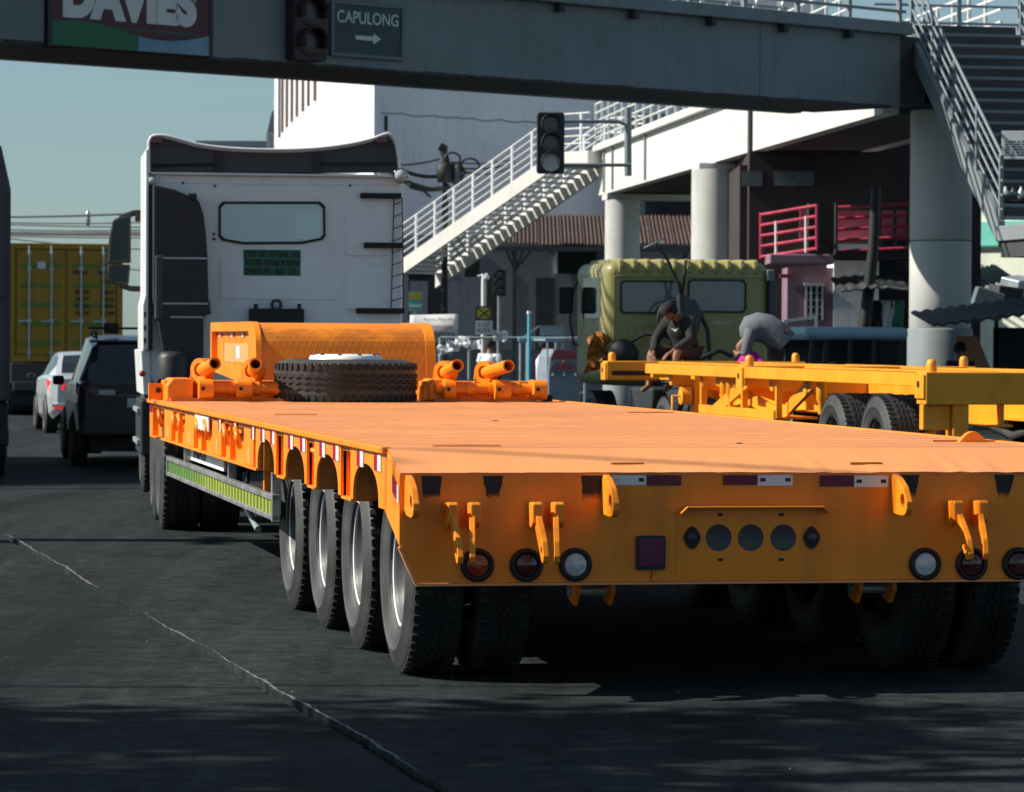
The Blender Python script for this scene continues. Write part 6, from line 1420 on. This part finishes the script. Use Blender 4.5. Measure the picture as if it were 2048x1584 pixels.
wheel(Tr, -hw - .02, .6, .25, -1, .25, .1, .16, 'trike', 40); wheel(Tr, hw + .1, .6, .25, 1, .25, .1, .16, 'trike', 40)
part(MB().cyl((-hw, .6, .25), (hw, .6, .25), .02, 8), 'axle', M_steel, Tr)

# ---------------------------------------------------------------- signs, poles, fence by the crossing
def stand(px, Yd): x = P(px, 700, Yd).x; return Vector((x, Yd, zr(x, Yd)))
b0 = stand(967, 75); z0 = b0.z; o = thing('camera_pole', 'pale steel pole with small camera arm carrying the crossing sign', 'pole', loc=b0); h = P(967, 548, 75).z - z0
part(MB().cyl((0, 0, 0), (0, 0, h), .055, 12), 'pole', M_wsteel, o); part(MB().cyl((-.14, 0, h - .05), (.08, 0, h), .02, 8), 'arm', M_wsteel, o); part(MB().obox((.07, -.05, h - .08), (.1, .2, .1), (0, .3, 0)), 'camera', M_wsteel, o, .02)
o = thing('crossing_sign', 'yellow and black hatched sign above a white do-not-block plate on the pale pole', 'sign', loc=(b0.x + .01, 74.9, 0))
za, zb_, zc_ = [P(972, k, 74.9).z for k in (612, 641, 669)]; hw = 17 * 75 / FPX
M_ysign = mat('yellow_sign_face', (.42, .36, .03), .5, var=.12, dirt=.3, ds=6)
part(MB().box(-hw, hw, 0, .02, zb_, za), 'hatch_plate', M_char, o); part(MB().box(-hw * .8, hw * .8, -.004, -.001, zb_ + .04, za - .04), 'yellow_box', M_ysign, o)
for s in (-1, 1): part(MB().bar((-hw * .75, -.007, (za + zb_) / 2 - s * .11), (hw * .75, -.007, (za + zb_) / 2 + s * .11), .004, .03), 'hatch_bar', M_char, o)
pl = part(MB().box(-hw, hw, 0, .02, zc_, zb_ - .004), 'text_plate', M_paper, o)
for k, t_ in enumerate(('DO NOT', 'BLOCK')): lettering(t_, M_text_d, pl, (0, -.003, zb_ - .09 - .12 * k), FACE, width=hw * 1.6, height=.09)
b0 = stand(1058, 66); z0 = b0.z; h = P(1058, 622, 66).z - z0
o = thing('cyan_pole', 'bright cyan pole with white tip standing beside the tricycle', 'pole', loc=b0); part(MB().cyl((0, 0, 0), (0, 0, h - .06), .032, 12), 'pole', M_blue, o); part(MB().cyl((0, 0, h - .06), (0, 0, h), .045, 12), 'tip', M_paper, o)
b0 = stand(868, 80); o = thing('banner', 'white hand-lettered banner with red and black words strung beside the cab', 'banner', loc=(b0.x, 80, 0))
a, b = P(820, 630, 80), P(916, 682, 80); hw = (b.x - a.x) / 2; cx = (a.x + b.x) / 2 - b0.x
g = MB(); n = 10; vs = []
for i in range(n + 1): t = i / n; vs += [(cx - hw + 2 * hw * t, .03 * math.sin(t * 6), b.z - .04 * math.sin(pi * t)), (cx - hw + 2 * hw * t, .03 * math.sin(t * 6), a.z + .03 * t)]
g.add(vs, [(2 * i, 2 * i + 2, 2 * i + 3, 2 * i + 1) for i in range(n)], True); bn = part(g, 'sheet', M_paper, o); bn.modifiers.new('s', 'SOLIDIFY').thickness = .01
zz = (a.z + b.z) / 2
for t_, m_, dz, w_ in (('Reyna Mayville', M_text_d, .19, .7), ('Poongbong sa', M_text_r, .03, .6), ('ORCHESTRA', M_text_d, -.15, .75)): lettering(t_, m_, o, (cx + .12, -.04, zz + dz), FACE, width=w_, height=.1)
b0 = stand(830, 84); a, b = P(816, 583, 84), P(843, 622, 84); o = thing('green_notice', 'small green and yellow notice board on a post beside the cab', 'sign', loc=b0)
hz = a.z - b0.z; lz = b.z - b0.z; hw = (b.x - a.x) / 2; part(MB().box(-hw, hw, 0, .03, lz, hz), 'board', M_teal, o); part(MB().box(-hw + .01, hw - .01, -.004, -.001, lz + (hz - lz) * .6, hz - .02), 'yellow_part', M_ysign, o); part(MB().box(-hw + .01, hw - .01, -.004, -.001, lz + .1, lz + .15), 'white_line', M_paper, o); part(MB().cyl((0, .05, 0), (0, .05, hz), .03, 8), 'post', M_galv, o)
b0 = stand(998, 88); zz = P(998, 592, 88).z; sg2 = signal('traffic_light', 'small dark traffic light on a thin post in front of the grey shed', (b0.x, 88, zz), .34, .68, .14, M_sig, 0); part(MB().cyl((0, .05, b0.z - zz), (0, .05, .1), .05, 10), 'post', M_gsteel, sg2)
# chain-link fence
b0 = stand(880, 72); Fn = thing('wire_fence', 'grey chain-link fence with steel posts beyond the orange gooseneck', 'fence', loc=b0); x1 = P(1170, 700, 72).x - b0.x; h = P(900, 675, 72).z - b0.z
for k in range(6): part(MB().cyl((x1 * k / 5, 0, 0), (x1 * k / 5, 0, h), .03, 8), 'fence_post', M_galv, Fn)
part(MB().cyl((0, 0, h), (x1, 0, h), .025, 8), 'top_rail', M_galv, Fn); part(MB().cyl((0, 0, h * .35), (x1, 0, h * .35), .02, 8), 'mid_rail', M_galv, Fn)
g = MB(); n = 52
for k in range(-n, n):
    for s in (-1, 1):
        xs = k * x1 / n; xe = xs + s * h
        p_, q_ = (xs, 0, 0), (xe, 0, h)
        t0 = max(0, min(1, (0 - xs) / (xe - xs))) if s > 0 else max(0, (xs - x1) / h); t1 = min(1, (x1 - xs) / h) if s > 0 else min(1, xs / h)
        if t1 - t0 < .05: continue
        A_, B_ = Vector(p_).lerp(Vector(q_), t0), Vector(p_).lerp(Vector(q_), t1); g.bar(A_, B_, .007)
part(g, 'wire_mesh', M_mesh, Fn, kind='stuff')
e = random.Random(19)
# rags and plastic caught on the fence
for k, (px, py) in enumerate(((905, 692), (925, 684), (945, 690), (1000, 672), (890, 700))):
    q = P(px, py, 71.8); g = MB(); vs = [(i * .08 - .16 + e.uniform(-.03, .03), e.uniform(-.08, .08), j * .07 - .1 + e.uniform(-.03, .03)) for j in range(4) for i in range(5)]
    g.add(vs, [(j * 5 + i, j * 5 + i + 1, j * 5 + i + 6, j * 5 + i + 5) for j in range(3) for i in range(4)]); o = solo(g, 'plastic_scrap', M_paper, 'crumpled white plastic scrap caught on the chain-link fence', 'scrap', 'scraps caught on the fence', loc=q)
# stall roof and sheet
a, b = P(1036, 674, 68), P(1130, 686, 68); o = thing('stall_canopy', 'flat pale stall canopy on thin posts beside the cyan pole', 'canopy', loc=(a.x, 68, zr(0, 68))); zz = a.z - o.location.z
part(MB().box(0, b.x - a.x, 0, 1.5, zz - .1, zz), 'canopy_sheet', M_jeep, o, .02)
for x in (.05, b.x - a.x - .05): part(MB().cyl((x, .1, 0), (x, .1, zz - .1), .025, 8), 'post', M_galv, o)
a, b = P(1080, 651, 68), P(1130, 671, 68); part(MB().box(a.x - o.location.x, b.x - o.location.x, .3, .33, b.z - o.location.z, a.z - o.location.z), 'menu_board', M_sframe, o); part(MB().bar((.1, .4, zz), (a.x - o.location.x, .4, a.z - o.location.z), .03), 'stay', M_galv, o)
# meter cluster and cable bundles on the white wall above the stair
q = P(905, 340, 98); o = thing('cable_cluster', 'black cluster of meters, transformer and coiled cables above the white stair', 'electric gear', loc=(q.x, 98, 0))
def cc(px, py): k = P(px, py, 98); return (k.x - q.x, 0, k.z)
part(MB().lathe([(.001, -.3), (.22, -.28), (.24, .2), (.1, .3), (.001, .32)], cc(890, 345), 'z', 16), 'transformer', M_wire, o); part(MB().lathe([(.001, -.3), (.15, -.26), (.15, .3), (.001, .34)], cc(915, 350), 'z', 14), 'transformer', M_charm, o)
part(MB().tube([cc(884, 296), cc(892, 318), cc(890, 360)], .10, 8), 'insulator', M_wire, o); part(MB().cyl(cc(880, 292), cc(892, 300), .12, 10), 'arrester', M_wire, o)
for cx_, cy_, r_ in ((905, 318, .22), (940, 332, .26), (908, 345, .3)):
    c = Vector(cc(cx_, cy_)); part(MB().tube([c + Vector((r_ * math.cos(2 * pi * k / 20), -.1, r_ * .8 * math.sin(2 * pi * k / 20))) for k in range(20)], .035, 6, closed=True), 'cable_coil', M_wire, o)
part(MB().cyl(cc(890, 400), cc(890, 296), .07, 8), 'mast', M_wire, o); part(MB().cyl((cc(890, 400)[0], 0, zr(-2, 98)), cc(890, 400), .09, 8), 'mast', M_wire, o)
for k, (pa, pb, sag, r_) in enumerate((((790, 332), (890, 350), .15, .06), ((790, 330), (880, 318), .05, .03), ((790, 350), (890, 380), .1, .05), ((790, 345), (880, 372), .3, .03), ((820, 372), (900, 372), .1, .08), ((890, 330), (1030, 325), .15, .025), ((890, 322), (1030, 318), .1, .02), ((930, 345), (1030, 330), .15, .02), ((862, 395), (840, 372), .02, .04))):
    a, b = Vector(cc(*pa)), Vector(cc(*pb)); part(MB().tube([a.lerp(b, t) + Vector((0, -.05 * (k % 3), -sag * 4 * t * (1 - t))) for t in [j / 10 for j in range(11)]], r_, 6), 'cable', M_wire, o)

# power lines crossing on the left
for k, (ya, yb, ym_, r_) in enumerate(((433, 424, 2, .03), (437, 443, 3, .02), (443, 455, 1, .02), (450, 459, 3, .02), (458, 464, 2, .025), (461, 466, 2, .02), (464, 469, 1, .035), (467, 476, 1, .02), (452, 500, 4, .02), (462, 545, 5, .02))):
    a, b = P(-150, ya, 95), P(330, yb, 88)
    solo(MB().tube([a.lerp(b, t) - Vector((0, 0, ym_ * .03 * 4 * t * (1 - t))) for t in [j / 16 for j in range(17)]], r_, 6), 'power_line', M_wire, ('topmost power line', 'second power line from the top', 'third power line from the top', 'fourth power line from the top', 'fifth power line from the top', 'sixth power line from the top', 'thick seventh power line from the top', 'eighth power line from the top', 'power line sagging down towards the cab mirror', 'lowest power line dipping behind the cab mirror')[k] + ' of the strands above the yellow container', 'cable', 'power lines above the container')
q = P(176, 436, 93); solo(MB().lathe([(.001, -.22), (.06, -.18), (.07, .1), (.03, .2), (.001, .22)], axis='z', n=10), 'cable_joint', M_galv, 'small grey joint box clamped on the power lines', 'joint box', loc=q)

# ---------------------------------------------------------------- cables and poles over the road (their shade falls across it)
for k, (x, y, h, r_) in enumerate(((-14.5, 24.4, 10.6, .17), (-13.0, 36.5, 8.6, .16), (-21.5, 14.6, 9.5, .18), (12.5, 14.1, 9.5, .18))):
    o = thing('utility_pole', 'concrete utility pole with cross arm on the kerb beside the %s' % ('orange trailer', 'black wagon', 'first slab of road', 'right hand lane')[k], 'pole', loc=(x, y, zr(x, y) - .05))
    part(MB().cyl((0, 0, 0), (0, 0, h), r_ + .05, 14, r_), 'shaft', M_pole, o); part(MB().box(-.06, .06, -.5, .5, h - .6, h - .48), 'cross_arm', M_bark, o)
    for yy in (-.4, .4): part(MB().lathe([(.03, 0), (.05, .04), (.03, .1), (.001, .12)], (0, yy, h - .48), 'z', 10), 'insulator', M_galv, o)

def tree(label, x, y, H, rx, seed, nl, leaf):
    e = random.Random(seed); o = thing('street_tree', label, 'tree', loc=(x, y, 0))
    tr = MB(); tr.tube([(0, 0, -.1), (.05, .03, H * .2), (-.04, 0, H * .45), (.06, .05, H * .75)], [.24, .19, .15, .06], 10); tips = []
    for k in range(13):
        a = e.uniform(0, 6.28); z0 = H * e.uniform(.42, .7); L_ = rx * e.uniform(.55, 1); p1 = Vector((0, 0, z0)); p2 = p1 + Vector((math.cos(a) * L_ * .6, math.sin(a) * L_ * .6, H * .10)); p3 = p1 + Vector((math.cos(a) * L_, math.sin(a) * L_, H * .16)); tr.tube([p1, p2, p3], [.07, .045, .02], 7); tips += [p2, p3, p3]
    tips += [Vector((0, 0, H * .85)), Vector((.2, .1, H * .78))]
    part(tr, 'trunk', M_bark, o); lf = MB(); vs = []; fs = []
    for k in range(nl):
        c = e.choice(tips); p_ = c + Vector((e.gauss(0, 1), e.gauss(0, 1), e.gauss(0, .6))) * rx * .17; s_ = e.uniform(.6, 1.3) * leaf; u = Vector((e.gauss(0, 1), e.gauss(0, 1), e.gauss(0, 1))).normalized(); v = u.orthogonal().normalized(); b_ = len(vs)
        vs += [p_ - u * s_, p_ + v * s_ * .5, p_ + u * s_, p_ - v * s_ * .5]; fs.append((b_, b_ + 1, b_ + 2, b_ + 3))
    lf.add(vs, fs); part(lf, 'crown', M_leaf, o, kind='stuff')
tree('tall leafy street tree with broad crown on the left kerb', -14.6, 10.9, 12.5, 2.3, 3, 3000, .12)
tree('slimmer street tree with sparse crown standing nearer the road', -10.9, 12.2, 11.8, 1.6, 8, 1300, .12)
tree('young street tree with thin crown nearest the road', -7.4, 11.2, 10.8, 1.5, 21, 1100, .12)
cz = random.Random(41)
for k, (ys_, r_, lab) in enumerate(((10.55, .16, 'thick black cable bundle slung over the road between two kerb poles'), (14.22, .02, 'single thin black cable slung over the tail of the orange trailer'))):
    n = 24; pts = []
    for j in range(n + 1):
        t = j / n; pts.append((-21.5 + 34 * t, ys_ + .12 * (t - .5) + .04 * math.sin(5 * t + k), 8.6 - 1.4 * 4 * t * (1 - t) - .12 * k))
    solo(MB().tube(pts, [r_ * cz.uniform(.6, 1.2) for _ in pts], 7), 'overhead_cable', M_wire, lab, 'cable')
